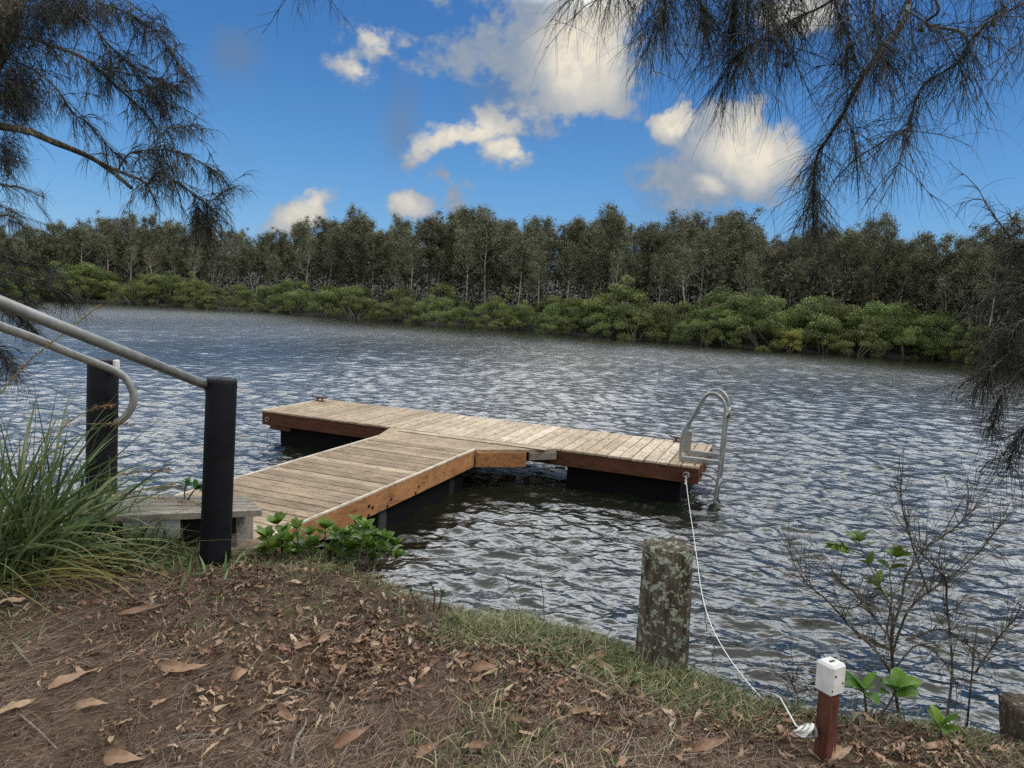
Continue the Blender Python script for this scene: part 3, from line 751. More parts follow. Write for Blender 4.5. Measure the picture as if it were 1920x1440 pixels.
# ------------------------------------------------------------------ lichen post and stump
def bark_mat(name, lichen=.5):
    t = NT(name); g = t.coords('Object'); v = t.coords('Object', (1, 1, .16))
    n = t.noise(v, 42, 6, .65); n2 = t.noise(g, 27, 6, .7, .3); n3 = t.noise(g, 60, 4, .6)
    col = t.ramp(n, [(.3, (.016, .012, .009)), (.52, (.075, .058, .043)), (.75, (.17, .14, .11))])
    lm = t.ramp(t.math('ADD', t.math('MULTIPLY', n2, .8), t.math('MULTIPLY', n3, .2)), [(.56-.1*lichen, (0, 0, 0)), (.60-.1*lichen, (1, 1, 1))])
    lc = t.ramp(n3, [(.3, (.12, .13, .095)), (.7, (.33, .345, .27))])
    col = t.mix(lm, col, lc)
    return t.out(col, .92, t.bump(t.math('ADD', n, t.math('MULTIPLY', lm, .25)), .9, .012), .15)
bark_l = bark_mat('lichen_timber', .6); bark_s = bark_mat('old_stump_timber', .1)
def round_post(name, base, top, r0, r1, mat, lab, cat, seed, notch=True):
    rg = random.Random(seed); n, m = 56, 34; P = []; Fs = []
    hgt = (top-base).length; ax = top-base
    gro = [(rg.uniform(0, 2*PI), rg.uniform(.04, .10), rg.uniform(.03, .15)) for _ in range(13)]
    for i in range(m+1):
        t = -.4+1.4*i/m if i < m else 1.0
        for k in range(n):
            an = 2*PI*k/n; r = r0+(r1-r0)*max(t, 0)
            r *= 1+.03*math.sin(3*an+seed)+.02*math.sin(5*an+t*2)+.012*mnoise.noise(Vector((math.cos(an)*6, math.sin(an)*6, t*5+seed)))
            if t < .15: r *= 1+.12*(.15-t)
            for (ga_, wd, dp) in gro:
                dd = (an-ga_-.12*math.sin(t*4+ga_)+PI) % (2*PI)-PI; r -= r0*dp*math.exp(-(dd/wd)**2)*(.5+.5*min(1, max(t, 0)+.3))
            z = t*hgt
            if i == m-1 or i == m: z = hgt*(1+.010*math.sin(2*an+1)+.012*mnoise.noise(Vector((math.cos(an)*3, math.sin(an)*3, seed))))
            if i == m: r *= .90; z += .006
            P.append(ax*(z/hgt)+Vector((r*math.cos(an), r*math.sin(an), 0)))
    for i in range(m):
        for k in range(n):
            k2 = (k+1) % n; Fs.append((i*n+k, i*n+k2, (i+1)*n+k2, (i+1)*n+k))
    c = len(P); P.append(ax*1.0+Vector((0, 0, -.006)))
    for k in range(n): Fs.append((m*n+k, m*n+(k+1) % n, c))
    mb = MB(); mb.add(P, Fs); o = mb.build(name, mat, None, True); o.location = base
    tag(o, lab, cat); return o
b = ground_at(1249, 1268); b.y += .10; b = Vector((b.x, b.y, float(gz(np.array([b.x]), np.array([b.y]))[0])))
b.z = .53
tp = at(1251, 1021, b.y); rr = .5*103/F*b.y
round_post('mooring_post', b, tp, rr*1.03, rr*.93, bark_l, 'thick cut-off timber post spotted with pale lichen at the water edge', 'post', 3)
b = atz(1925, 1405, .60); tp = at(1918, 1318, b.y)
round_post('tree_stump', b, tp, .5*90/F*b.y, .5*80/F*b.y, bark_s, 'short dark weathered stump cut by the right edge of the picture', 'stump', 8)

# white capped peg
pg = ground_at(1545, 1424)
peg = empty('marker_peg', pg, R(28), 'short red-brown timber peg with a white square cap holding the rope', 'peg')
ptop = at(1556, 1276, pg.y+.01)-pg; w_ = 42/F*pg.y
Mr = Matrix.Rotation(-R(28), 3, 'Z'); ptl = Mr @ ptop
lean = Vector((0, 0, 1)).rotation_difference(ptl.normalized()).to_matrix()
mb = MB(); mb.box(ptl*.42, (w_*.72, w_*.72, ptl.length*1.25), lean, .5, .004)
mb.build('stake', wood('painted_red_brown_stake', (12, 12, 1), (.05, .018, .012), (.10, .036, .022), (.17, .07, .045), stain=.3), peg)
mb = MB(); cpos = ptl*1.0+Vector((0, 0, .015)); cw = 56/F*pg.y*.74
mb.box(cpos, (cw, cw, .105), lean, .5, .008); mb.build('cap', white_m, peg)
mb = MB()
for dx, dz in ((-.02, .02), (.018, -.01), (-.026, -.03)):
    mb.tube([cpos+Vector((dx, -cw/2-.001, dz)), cpos+Vector((dx, -cw/2+.004, dz))], .004, 8)
mb.box(cpos+Vector((.0, 0, .054)), (.022, .006, .002), lean, .2); mb.build('screw_hole', screw, peg)

# rope
EBw = Matrix.Rotation(A, 3, 'Z') @ EB
r_end = at(1512, 1372, pg.y-.05)
mid = [(1292, 945, 6.9), (1297, 985, 6.3), (1308, 1040, 5.4), (1322, 1110, 4.4), (1345, 1180, 3.75), (1372, 1225, 3.35), (1410, 1278, 2.95), (1455, 1322, 2.65), (1500, 1357, 2.45)]
def rope_pts():
    a = EBw+Vector((0, 0, -.035)); out = [a]
    # hang towards the bank: sagging line whose lowest part dips to the water
    n = 40
    for i in range(1, n+1):
        t = i/n; p = a.lerp(r_end, t); s_ = 4*t*(1-t)
        p.z = a.z*(1-t)+r_end.z*t-.52*s_
        p.x += .04*math.sin(9*t)*(1-t)*t*2
        if t > .7: p.z = max(p.z, float(gz(np.array([p.x]), np.array([p.y]))[0])+.055)
        out.append(p)
    return out
rp = rope_pts()
rope = empty('mooring_rope', rp[-1], 0, 'thin white mooring rope sagging from the pontoon corner to the white-capped peg', 'rope')
o_r = rp[-1]
mb = MB(); mb.tube([p-o_r for p in rp], .0031, 6)
mb.build('line', rope_m, rope, True)
mb = MB(); q = rp[0]-o_r
mb.tube([q+Vector((.008*math.cos(t*2.2), .008*math.sin(t*2.2), .03-.012*t)) for t in np.linspace(0, 9, 40)], .0055, 5); mb.build('knot', rope_m, rope, True)
mb = MB()
for j in range(3): mb.tube([Vector((.018*math.cos(t)+.012*j-.02, .010*math.sin(2*t+j), .014*math.sin(t+j*.8)+.004*j)) for t in np.linspace(0, 2*PI, 15)], .0048, 5)
mb.build('knot', rope_m, rope, True)
sh = at(1516, 1375, pg.y-.04)-o_r
mb = MB(); mb.tube([sh+Vector((.024*math.cos(t), .004, .03*math.sin(t)-.004)) for t in np.linspace(-.4, PI+.4, 13)], .008, 8)
mb.tube([sh+Vector((-.028, .004, -.012)), sh+Vector((.028, .004, -.012))], .006, 8); mb.tube([sh+Vector((0, 0, .0)), sh+Vector((.05, .05, -.01))], .008, 8)
mb.build('shackle', galv, rope, True)

# ------------------------------------------------------------------ plants
def leaf_patch(L, W, fold=.25, bend=.2, n=6):
    """oval leaf, base at origin, along +x"""
    P = []; Fs = []
    for i in range(n+1):
        t = i/n; w = W/2*(math.sin(PI*t**.85)**.75 if 0 < t < 1 else 0)+.0006
        x = t*L*math.cos(bend*t); z = -L*bend*t*t*.5
        P += [(x, -w, z+w*fold), (x, 0, z), (x, w, z+w*fold)]
    for i in range(n):
        for k in range(2): a = i*3+k; Fs.append((a, a+1, a+4, a+3))
    return P, Fs
def frame_dir(d, rollv):
    d = Vector(d).normalized(); q = d.to_track_quat('X', 'Z').to_matrix(); return q @ Matrix.Rotation(rollv, 3, 'X')
green_leaf = leafy('mangrove_leaf', [(0, (.035, .085, .010)), (.5, (.085, .17, .018)), (1, (.17, .27, .035))], .35, .3, 30)
dark_leaf = leafy('dark_leaf', [(0, (.02, .045, .012)), (.5, (.04, .085, .02)), (1, (.08, .14, .03))], .35, .2, 30)
stem_m = plain('plant_stem', (.075, .05, .035), .8, 0, 50, .4, .4)
def seedling(name, base, stems, lab, leaf_mat, Ls=(.07, .11), nper=(5, 7), wr=.42, cat='plant', group=None):
    """stems: list of polylines (relative world offsets); leaves at tips and down the stem"""
    e_ = empty(name, base, 0, lab, cat, group); ms = MB(); ml = MB()
    for st in stems:
        pts = smooth_path([Vector(p) for p in st], 4); m = len(pts)
        ms.tube(pts, [.0045*(1.2-.6*i/m) for i in range(m)], 6)
        for w in range(3):
            i = m-1-int(w*m*.13)
            if i < 1: continue
            t = (pts[i]-pts[i-1]).normalized(); c = pts[i]; a0 = random.uniform(0, 6)
            for k in range(random.randint(*nper) if w == 0 else 2):
                an = a0+k*2.4; side = Vector((math.cos(an), math.sin(an), 0))
                d = side*random.uniform(.5, 1.0)+t*(random.uniform(.5, 1.1) if w == 0 else .4)+Vector((0, 0, .1))
                L = random.uniform(*Ls); P, Fs = leaf_patch(L, L*wr*random.uniform(.85, 1.15), .3, random.uniform(.1, .7)); Mx = frame_dir(d, random.uniform(-.7, .7))
                ml.add([Mx @ Vector(p)+c for p in P], Fs, random.random())
    ms.build('stem', stem_m, e_, True); ml.build('leaves', leaf_mat, e_, True); return e_
def rel(base, pts): return [tuple(at(x, y, Y)-base) for x, y, Y in pts]
bs = ground_at(1640, 1335); Yb = bs.y+.12
seedling('mangrove_seedling', bs, [rel(bs, [(1640, 1335, bs.y), (1655, 1250, Yb), (1672, 1170, Yb), (1655, 1110, Yb), (1622, 1045, Yb), (1610, 1015, Yb)]),
    rel(bs, [(1650, 1240, Yb), (1672, 1180, Yb), (1668, 1130, Yb+.02), (1645, 1100, Yb+.05)]),
    rel(bs, [(1660, 1200, Yb), (1672, 1120, Yb), (1668, 1075, Yb-.04), (1680, 1045, Yb-.05)]),
    rel(bs, [(1622, 1045, Yb), (1605, 1035, Yb-.03), (1580, 1028, Yb-.03)])],
    'young mangrove with fresh green oval leaves on thin stems right of the white-capped peg', green_leaf, (.10, .145), (6, 8), .48)
bs = ground_at(1625, 1352)
for (tx, ty, nn_) in ((1610, 1290, 5), (1690, 1300, 4),):
    pass
seedling('broadleaf_weed', bs, [rel(bs, [(1625, 1352, bs.y), (1622, 1310, bs.y-.02), (1618, 1290, bs.y-.02)]), rel(bs, [(1640, 1352, bs.y), (1668, 1318, bs.y), (1680, 1290, bs.y)])],
    'low weed with broad bright leaves beside the white cap', green_leaf, (.08, .125), (4, 6), .5)
bs = ground_at(1762, 1392)
seedling('broadleaf_weed', bs, [rel(bs, [(1762, 1392, bs.y), (1764, 1375, bs.y), (1766, 1362, bs.y)])], 'small weed with one upright green leaf cluster near the right corner', green_leaf, (.06, .10), (3, 4), .45)
# shrub at the gangway foot
bs = ground_at(600, 1058); sh_st = []
for (tx, ty) in ((500, 1015), (520, 990), (532, 1005), (556, 1000), (580, 1012), (610, 1000), (625, 1010), (648, 1012), (668, 990), (684, 1000), (700, 1015), (720, 1022), (640, 1030), (540, 1025), (590, 1030), (690, 1035), (512, 1038), (740, 1030), (660, 1040), (565, 1040), (620, 1045)):
    Yq = bs.y+random.uniform(-.08, .18); bx = tx*.8+.2*600
    ty -= 8
    sh_st.append(rel(bs, [(bx+12, 1072, Yq+.05), ((bx+tx)/2+14, (1080+ty)/2, Yq+.05), (tx+random.uniform(-16, 16), ty+22, Yq+.05)]))
    sh_st.append(rel(bs, [(bx, 1072, Yq), ((bx+tx)/2, (1072+ty)/2, Yq), (tx, ty, Yq)]))
seedling('leafy_shrub', bs, sh_st, 'low bright green shrub growing against the foot of the gangway', green_leaf, (.055, .09), (7, 10), .46, 'shrub')
bs = ground_at(352, 965); Yq = 4.05
bs = at(352, 962, Yq)
seedling('leafy_sprig', bs, [rel(bs, [(352, 965, Yq), (346, 930, Yq), (349, 905, Yq)]), rel(bs, [(350, 940, Yq), (362, 922, Yq), (368, 915, Yq)])], 'small dark sprig of oval leaves on the boarding step left of the near post', dark_leaf, (.045, .07), (4, 5), .5)

# strappy grass at left
strap_m = leafy('strap_grass', [(0, (.028, .055, .018)), (.4, (.075, .125, .040)), (.75, (.16, .22, .085)), (1, (.32, .35, .20))], .45, .25)
straw_m = leafy('straw_blade', [(0, (.12, .10, .03)), (.6, (.24, .20, .07)), (1, (.36, .30, .15))], .6, .2)
seed_m = leafy('seed_head', [(0, (.07, .035, .018)), (.6, (.17, .09, .045)), (1, (.30, .19, .11))], .8, .1)
def clump(cx, cy, Y, n, Lr, lean, lab, dry=True):
    b = at(cx, cy, Y); b.z = max(float(gz(np.array([b.x]), np.array([b.y]))[0]), .45)
    e_ = empty('strap_grass_clump', b, 0, lab, 'grass clump', 'strappy grass clumps by the handrails')
    P = np.column_stack([rng.normal(0, .10, n), rng.normal(0, .08, n), np.zeros(n)-.03])
    an = rng.uniform(0, 2*PI, n); out_ = rng.uniform(.1, .95, n)
    D = np.column_stack([np.cos(an)*out_+lean[0], np.sin(an)*out_*.8+lean[1], rng.uniform(.8, 1.6, n)])
    ribbon_obj('blades', strap_m, e_, P, D, rng.uniform(*Lr, n), rng.uniform(.008, .018, n), rng.uniform(.3, 2.1, n), 9, .03, np.array([.6, .8, 1, 1, .95, .9, .75, .55, .3, .05]))
    if dry:
        m = n//4; P = np.column_stack([rng.normal(0, .1, m), rng.normal(0, .08, m), np.zeros(m)])
        an = rng.uniform(-1.0, 1.2, m)
        D = np.column_stack([np.cos(an)*1.3, np.sin(an)*.6, rng.uniform(.1, .7, m)])
        ribbon_obj('dry_blades', straw_m, e_, P, D, rng.uniform(*Lr, m), rng.uniform(.004, .008, m), rng.uniform(.5, 1.6, m), 8, .05, np.array([.8, 1, 1, .9, .8, .7, .5, .3, .1]))
    return e_
cA = clump(30, 1000, 3.35, 210, (.5, 1.15), (.16, .05), 'big strappy green grass clump at the left edge of the picture')
cB = clump(150, 1000, 3.75, 150, (.30, .62), (.25, .05), 'smaller strappy grass clump between the edge clump and the boarding step')
cC = clump(-70, 960, 3.2, 200, (.5, .95), (.1, .1), 'strappy grass clump half outside the left edge')
cD = clump(385, 1040, 3.50, 36, (.06, .18), (0, 0), 'little grass tuft at the foot of the nearer black post', False)
cE = clump(265, 1045, 3.62, 170, (.12, .34), (.1, 0), 'little grass tuft under the front edge of the boarding step', False)
def seed_stalk(pts, par, fuzz=1.0, w=.0028, frac=.55):
    b = par.location; pts = smooth_path([at(*p)-b for p in pts], 6); mb = MB(); mb.tube(pts, w, 5); mb.build('stalk', straw_m, par)
    m = len(pts); i0 = int(m*frac); n = int(130*fuzz); P = []; D = []
    for _ in range(n):
        t = random.uniform(i0, m-1.01); i = int(t); c = pts[i].lerp(pts[i+1], t-i)
        cl = .5+.5*math.sin(t*2.2)
        if random.random() > cl+.25: continue
        P.append(c); D.append(Vector((random.gauss(0, 1), random.gauss(0, 1), random.gauss(0, 1)))+(pts[i+1]-pts[i]).normalized()*.8)
    ribbon_obj('seed_head', seed_m, par, np.array([tuple(p) for p in P]), np.array([tuple(d) for d in D]), .022, .005, .2, 2)
seed_stalk([(60, 960, 3.5), (150, 915, 3.7), (240, 888, 3.85), (320, 880, 3.95)], cB, 1.3)
seed_stalk([(100, 960, 3.5), (200, 925, 3.75), (300, 935, 3.9), (380, 945, 3.95)], cB, 1.0)
seed_stalk([(60, 900, 3.4), (120, 800, 3.5), (180, 765, 3.6), (210, 760, 3.65)], cA, 1.0)
seed_stalk([(40, 850, 3.4), (120, 800, 3.5), (180, 795, 3.7), (250, 795, 3.8)], cA, .8, .002, .7)
seed_stalk([(0, 740, 3.2), (40, 690, 3.25), (100, 640, 3.3), (190, 570, 3.4)], cA, .9, .003, .2)
seed_stalk([(60, 990, 3.4), (160, 960, 3.6), (240, 925, 3.8), (330, 905, 3.9)], cB, .2, .004, .6)

# ------------------------------------------------------------------ she-oaks
oak_m = leafy('she_oak_needles', [(0, (.004, .005, .004)), (.5, (.010, .012, .008)), (1, (.028, .032, .016))], .6, .12)
oak_b = leafy('she_oak_needles_bare', [(0, (.018, .015, .012)), (.5, (.04, .035, .024)), (1, (.085, .08, .05))], .6, .1)
bark_m = bark_mat('she_oak_bark', .1)
cone_m = plain('seed_cone', (.03, .022, .016), .9, 0, 60, .5, .6)
def px_branch(pts):
    return smooth_path([at(*p) for p in pts], 5)
def add_branch(root, path, r0, r1, name='branch', mat=None):
    b = Vector(root.location); mb = MB(); m = len(path)
    mb.tube([p-b for p in path], [r0+(r1-r0)*(i/(m-1)) for i in range(m)], 8 if r0 > .01 else 5, wob=.08)
    return mb.build(name, mat or bark_m, root, True)
def needles_along(path, n, L, droop, spread, fwd=.6, start=.15, down=.3, cl=0.0):
    """needle starts and directions along a path, optionally clustered"""
    m = len(path); P = []; D = []; Ls = []
    cen = [random.uniform(start, 1) for _ in range(max(1, int(cl)))] if cl else None
    for _ in range(n):
        if cen and random.random() < .75: f = min(1, max(start, random.gauss(random.choice(cen), .03)))
        else: f = random.uniform(start, 1)
        x = f*(m-1.001); i = int(x); c = path[i].lerp(path[i+1], x-i); t = (path[i+1]-path[i]).normalized()
        d = t*fwd+Vector((random.gauss(0, spread), random.gauss(0, spread), random.gauss(0, spread)-down))
        P.append(tuple(c)); D.append(tuple(d)); Ls.append(random.uniform(.45, 1.1)*L)
    return P, D, Ls
class Foliage:
    def __init__(s): s.P = []; s.D = []; s.L = []; s.dr = []
    def add(s, path, n, L, droop, spread=.5, fwd=.6, start=.1, down=.3, cl=0):
        P, D, Ls = needles_along(path, n, L, droop, spread, fwd, start, down, cl)
        s.P += P; s.D += D; s.L += Ls; s.dr += [droop*random.uniform(.6, 1.4) for _ in P]
    def twigs(s, root, mb, path, n, L, needles, nl, droop, spread=.6, down=.2, r=.0022, start=.1):
        b = Vector(root.location); m = len(path)
        for _ in range(n):
            x = random.uniform(start, 1)*(m-1.001); i = int(x); c = path[i].lerp(path[i+1], x-i); t = (path[i+1]-path[i]).normalized()
            d = (t*.9+Vector((random.gauss(0, spread), random.gauss(0, spread), random.gauss(0, spread)-down))).normalized()
            q = [c]; l_ = random.uniform(.5, 1.1)*L
            for k in range(5):
                q.append(q[-1]+d*l_/5); d = (d+Vector((random.gauss(0, .12), random.gauss(0, .12), -droop*.10+random.gauss(0, .08)))).normalized()
            mb.tube([p-b for p in q], [r*(1.2-.13*k) for k in range(6)], 4, cap=False)
            s.add(q, needles, nl, droop, .45, .8, .15, .15)
    def build(s, root, w=(.0018, .0032), mat=None, jit=.10, name='foliage', seg=5):
        b = np.array(root.location); N = len(s.P)
        return ribbon_obj(name, mat or oak_m, root, np.array(s.P)-b, np.array(s.D), np.array(s.L), rng.uniform(*w, N), np.array(s.dr), seg, jit)

# left tree -------------------------------------------------
DL = 4.6
rootL = Vector((-4.3, 3.7, 0)); rootL.z = float(gz(np.array([rootL.x]), np.array([rootL.y]))[0])-.05
treeL = empty('she_oak_tree', rootL, 0, 'dark she-oak leaning into the upper left corner over the handrails', 'tree')
trunk = smooth_path([rootL, Vector((-4.25, 3.8, 1.6)), at(-150, 400, 4.3), at(-40, 120, DL), at(25, -60, DL+.1), at(120, -420, DL+.3)], 6)
add_branch(treeL, trunk, .16, .10, 'trunk')
fl = Foliage(); tw = MB()
LB = [  # points(px,py), r0, r1, twigs, direct needles
    ([(-60, 225), (0, 237), (50, 245), (95, 264), (150, 286), (180, 301), (215, 326), (246, 352)], .026, .012, 0, 0),
    ([(180, 301), (225, 322), (262, 336), (276, 345), (290, 330), (320, 335), (360, 362), (400, 395)], .011, .004, 26, 200),
    ([(222, 318), (240, 290), (270, 282), (320, 283), (365, 298), (395, 318)], .007, .002, 22, 200),
    ([(-10, 60), (60, 73), (110, 90), (150, 105), (185, 132), (230, 172), (270, 210), (300, 250), (315, 290)], .012, .003, 34, 200),
    ([(40, -30), (110, 5), (165, 40), (205, 85), (245, 120), (300, 155), (350, 165)], .008, .003, 34, 200),
    ([(110, -50), (180, 0), (225, 18), (265, 40), (290, 60), (325, 105), (350, 140)], .006, .002, 30, 180),
    ([(20, 110), (70, 135), (110, 170), (130, 205), (165, 232), (200, 270), (225, 295)], .006, .002, 22, 120),
    ([(150, 105), (200, 130), (250, 140), (300, 150), (330, 165)], .005, .002, 18, 100),
    ([(230, 172), (265, 170), (300, 185), (325, 200)], .004, .002, 14, 80),
    ([(300, 155), (330, 90), (300, 50), (250, 10)], .004, .002, 10, 60),
    ([(276, 282), (310, 245), (340, 240), (360, 250)], .003, .0015, 10, 60),
    ([(360, 362), (395, 375), (420, 360)], .003, .0015, 10, 60), ([(360, 362), (380, 400), (395, 425)], .003, .0015, 14, 160)]
for pts, r0_, r1_b, ntw, nd in LB:
    path = px_branch([(x_, y_, DL+.25*math.sin(x_*.02+y_*.013)) for x_, y_ in pts])
    add_branch(treeL, path, r0_, r1_b)
    fl.twigs(treeL, tw, path, int(ntw*1.25), .26, 17, .155, 1.6, .55, .22)
    if nd: fl.add(path, nd, .13, 1.2, .55, .8, .3, .2, 4)
# dense dark masses near the trunk
for (cx, cy, sx, sy, n) in ((25, 170, 50, 60, 2800), (120, 15, 85, 30, 1900), (12, 290, 24, 35, 700), (0, 50, 45, 50, 1500), (200, 125, 15, 15, 120), (300, 320, 22, 22, 260), (385, 410, 14, 18, 160), (285, 165, 20, 14, 120), (340, 240, 14, 12, 90), (60, 60, 60, 60, 1000)):
    for _ in range(n):
        p = at(random.gauss(cx, sx*.55), random.gauss(cy, sy*.55), DL+random.gauss(.1, .18)); fl.P.append(tuple(p)); fl.L.append(random.uniform(.06, .17)); fl.dr.append(1.6)
        fl.D.append((random.gauss(.25, .7), random.gauss(0, .7), random.gauss(-.3, .6)))
tw.build('twigs', bark_m, treeL); fl.build(treeL, (.0024, .0042))
# the lower left she-oak behind the rails
rt2 = Vector((-6.0, 6.3, .2))
tree2 = empty('she_oak_tree', rt2, 0, 'dark drooping she-oak foliage at the left edge behind the handrails', 'tree')
add_branch(tree2, smooth_path([rt2-Vector((0, 0, .6)), Vector((-5.9, 6.4, 1.6)), Vector((-5.7, 6.3, 3.0)), Vector((-5.4, 6.2, 3.8))], 5), .10, .04, 'trunk')
fl = Foliage(); tw = MB()
for pts in ([(-120, 470), (-30, 500), (50, 520), (110, 545), (140, 560)], [(-120, 430), (-20, 470), (40, 490), (95, 505)], [(-130, 520), (-40, 560), (30, 590), (70, 625)], [(-130, 560), (-50, 620), (0, 660), (30, 700)],
            [(-130, 600), (-60, 660), (-10, 720)], [(-100, 300), (-20, 340), (40, 352), (85, 372)], [(-110, 380), (-40, 400), (20, 405), (40, 420)], [(-130, 500), (-50, 540), (20, 560), (60, 570)], [(-100, 330), (-40, 360), (0, 385), (30, 398)]):
    path = px_branch([(x_, y_, 5.6+.2*math.sin(x_)) for x_, y_ in pts]); add_branch(tree2, [Vector((-5.7, 6.3, 2.3+.02*random.random()))]+path, .014, .003)
    dense = pts[0][1] > 420
    fl.twigs(tree2, tw, path, 16 if dense else 6, .24, 16, .22, 1.5, .5, .15); fl.add(path, 420 if dense else 90, .22, 1.3, .55, .9, .25, .15)
tw.build('twigs', bark_m, tree2); fl.build(tree2, (.0022, .0038))

# right tree: trunk out of frame, limbs reach over the view --------------------
rootR = Vector((3.1, 2.2, 0)); rootR.z = float(gz(np.array([rootR.x]), np.array([rootR.y]))[0])
if rootR.z < .1: rootR.y = 1.4; rootR.z = .55
treeR = empty('she_oak_tree', rootR, 0, 'she-oak with long drooping needle sprays hanging from the top right of the picture', 'tree')
trunkR = smooth_path([rootR-Vector((0, 0, .3)), rootR+Vector((.05, .1, 1.2)), rootR+Vector((-.05, .25, 2.4)), rootR+Vector((-.2, .5, 3.4)), rootR+Vector((-.5, .8, 4.6))], 6)
add_branch(treeR, trunkR, .15, .07, 'trunk')
DR = 2.7
limb = smooth_path([trunkR[14], at(2050, -260, 2.9), at(1700, -180, DR), at(1380, -200, DR), at(1100, -230, DR+.1), at(800, -190, DR+.2), at(570, -130, DR+.3)], 6)
add_branch(treeR, limb, .05, .012, 'branch')
fl = Foliage(); tw = MB()
rq = random.Random(77); EXTRA = [([(a_, -200), (a_+rq.uniform(-40, 40), -70), (a_+rq.uniform(-60, 30), rq.uniform(-20, 50))], .003, .0015, 96, .24, 0, .7) for a_ in range(1100, 1900, 55)]
RB = EXTRA+[ # pts, r0, r1, needles, length, nclusters, down
    ([(1710, -190), (1712, -60), (1700, 20), (1680, 60), (1640, 110), (1605, 165), (1580, 215), (1555, 255), (1535, 285), (1527, 320)], .011, .0045, 620, .24, 0, .45),
    ([(1527, 318), (1526, 345), (1524, 385), (1526, 420)], .005, .002, 420, .19, 3, .9),
    ([(1735, -190), (1750, -20), (1760, 20), (1735, 45), (1800, 60), (1815, 95), (1790, 120), (1760, 140), (1735, 155), (1715, 190), (1705, 235), (1670, 255), (1640, 275), (1600, 300)], .006, .002, 700, .22, 7, .6),
    ([(1640, -185), (1600, -40), (1545, 10), (1490, 35), (1440, 65), (1400, 90), (1360, 120)], .006, .002, 700, .26, 5, .8),
    ([(1390, -200), (1380, -80), (1377, 0), (1376, 60)], .005, .003, 460, .26, 0, .9),
    ([(1260, -215), (1252, -90), (1246, 0), (1243, 40)], .005, .003, 520, .24, 0, .9),
    ([(1310, -208), (1300, -80), (1310, 0), (1330, 30)], .004, .002, 380, .28, 0, .9),
    ([(1160, -225), (1150, -120), (1150, -50), (1165, -20)], .004, .002, 260, .24, 0, .8),
    ([(1110, -230), (1100, -120), (1090, -40)], .003, .002, 90, .18, 0, .7),
    ([(1480, -195), (1450, -100), (1440, -30), (1450, 30), (1475, 90)], .004, .002, 460, .28, 4, .8),
    ([(1560, -190), (1560, -60), (1570, 20), (1590, 70), (1585, 120)], .004, .002, 460, .24, 4, .8),
    ([(1650, -185), (1640, -60), (1640, 30), (1650, 90), (1668, 130)], .004, .002, 380, .22, 4, .7),
    ([(1840, -200), (1900, -40), (1880, 20), (1840, 50), (1815, 95), (1818, 150)], .004, .0015, 220, .2, 0, .5),
    ([(2000, -150), (1950, -20), (1900, 15), (1860, 35), (1840, 60)], .005, .002, 260, .2, 0, .6),
    ([(2050, -100), (1990, 40), (1930, 70), (1890, 95)], .004, .002, 130, .18, 0, .6),
    ([(1700, 20), (1760, 60), (1790, 110), (1812, 150)], .003, .0015, 110, .2, 0, .6),
    ([(1640, 110), (1620, 130), (1600, 110)], .003, .0015, 60, .14, 0, .2),
    ([(1580, 215), (1600, 250), (1605, 300)], .003, .0015, 130, .2, 0, .8),
    ([(1705, 235), (1690, 290), (1680, 320)], .003, .0015, 90, .2, 0, .8),
    ([(560, -130), (572, -70), (576, -25)], .003, .002, 110, .13, 0, .8), ([(660, -140), (662, -60), (664, -35)], .003, .002, 50, .12, 0, .8)]
for pts, r0_, r1_b, n, L, cl, dn_ in RB:
    path = px_branch([(x_, y_, DR+.12*math.sin(x_*.03)) for x_, y_ in pts]); add_branch(treeR, path, r0_, r1_b)
    fl.add(path, int(n*.45), L, .8, .55, .55, .20, dn_*.8, cl)
    fl.twigs(treeR, tw, path, max(4, n//20), .24, 11, L*.85, .9, .65, dn_*.35, .0015, .15)
# tight bundle at (1527,320) and dark knots
for (cx, cy, sx, sy, n, L) in ((1528, 318, 10, 16, 150, .10), (1376, 40, 6, 40, 130, .1), (1700, 120, 30, 16, 120, .07), (1715, 60, 40, 30, 120, .10), (1660, 45, 25, 25, 70, .1), (1760, 135, 20, 10, 60, .08)):
    for _ in range(n):
        fl.P.append(tuple(at(random.gauss(cx, sx), random.gauss(cy, sy), DR+random.gauss(0, .02)))); fl.L.append(random.uniform(.4, 1.2)*L); fl.dr.append(1.0); fl.D.append((random.gauss(0, .5), random.gauss(0, .5), -1+random.gauss(0, .5)))
tw.build('twigs', bark_m, treeR); fl.build(treeR, (.0014, .0023), None, .10)
mb = MB()
for cx, cy in ((1440, 75), (1475, 122), (1812, 95), (1862, 45), (1728, 55), (1600, 108)):
    c = at(cx, cy, DR)-Vector(treeR.location); mb.tube([c+Vector((0, 0, z)) for z in (-.011, -.007, 0, .007, .011)], [.003, .007, .009, .007, .003], 8)
mb.build('seed_cones', cone_m, treeR, True)

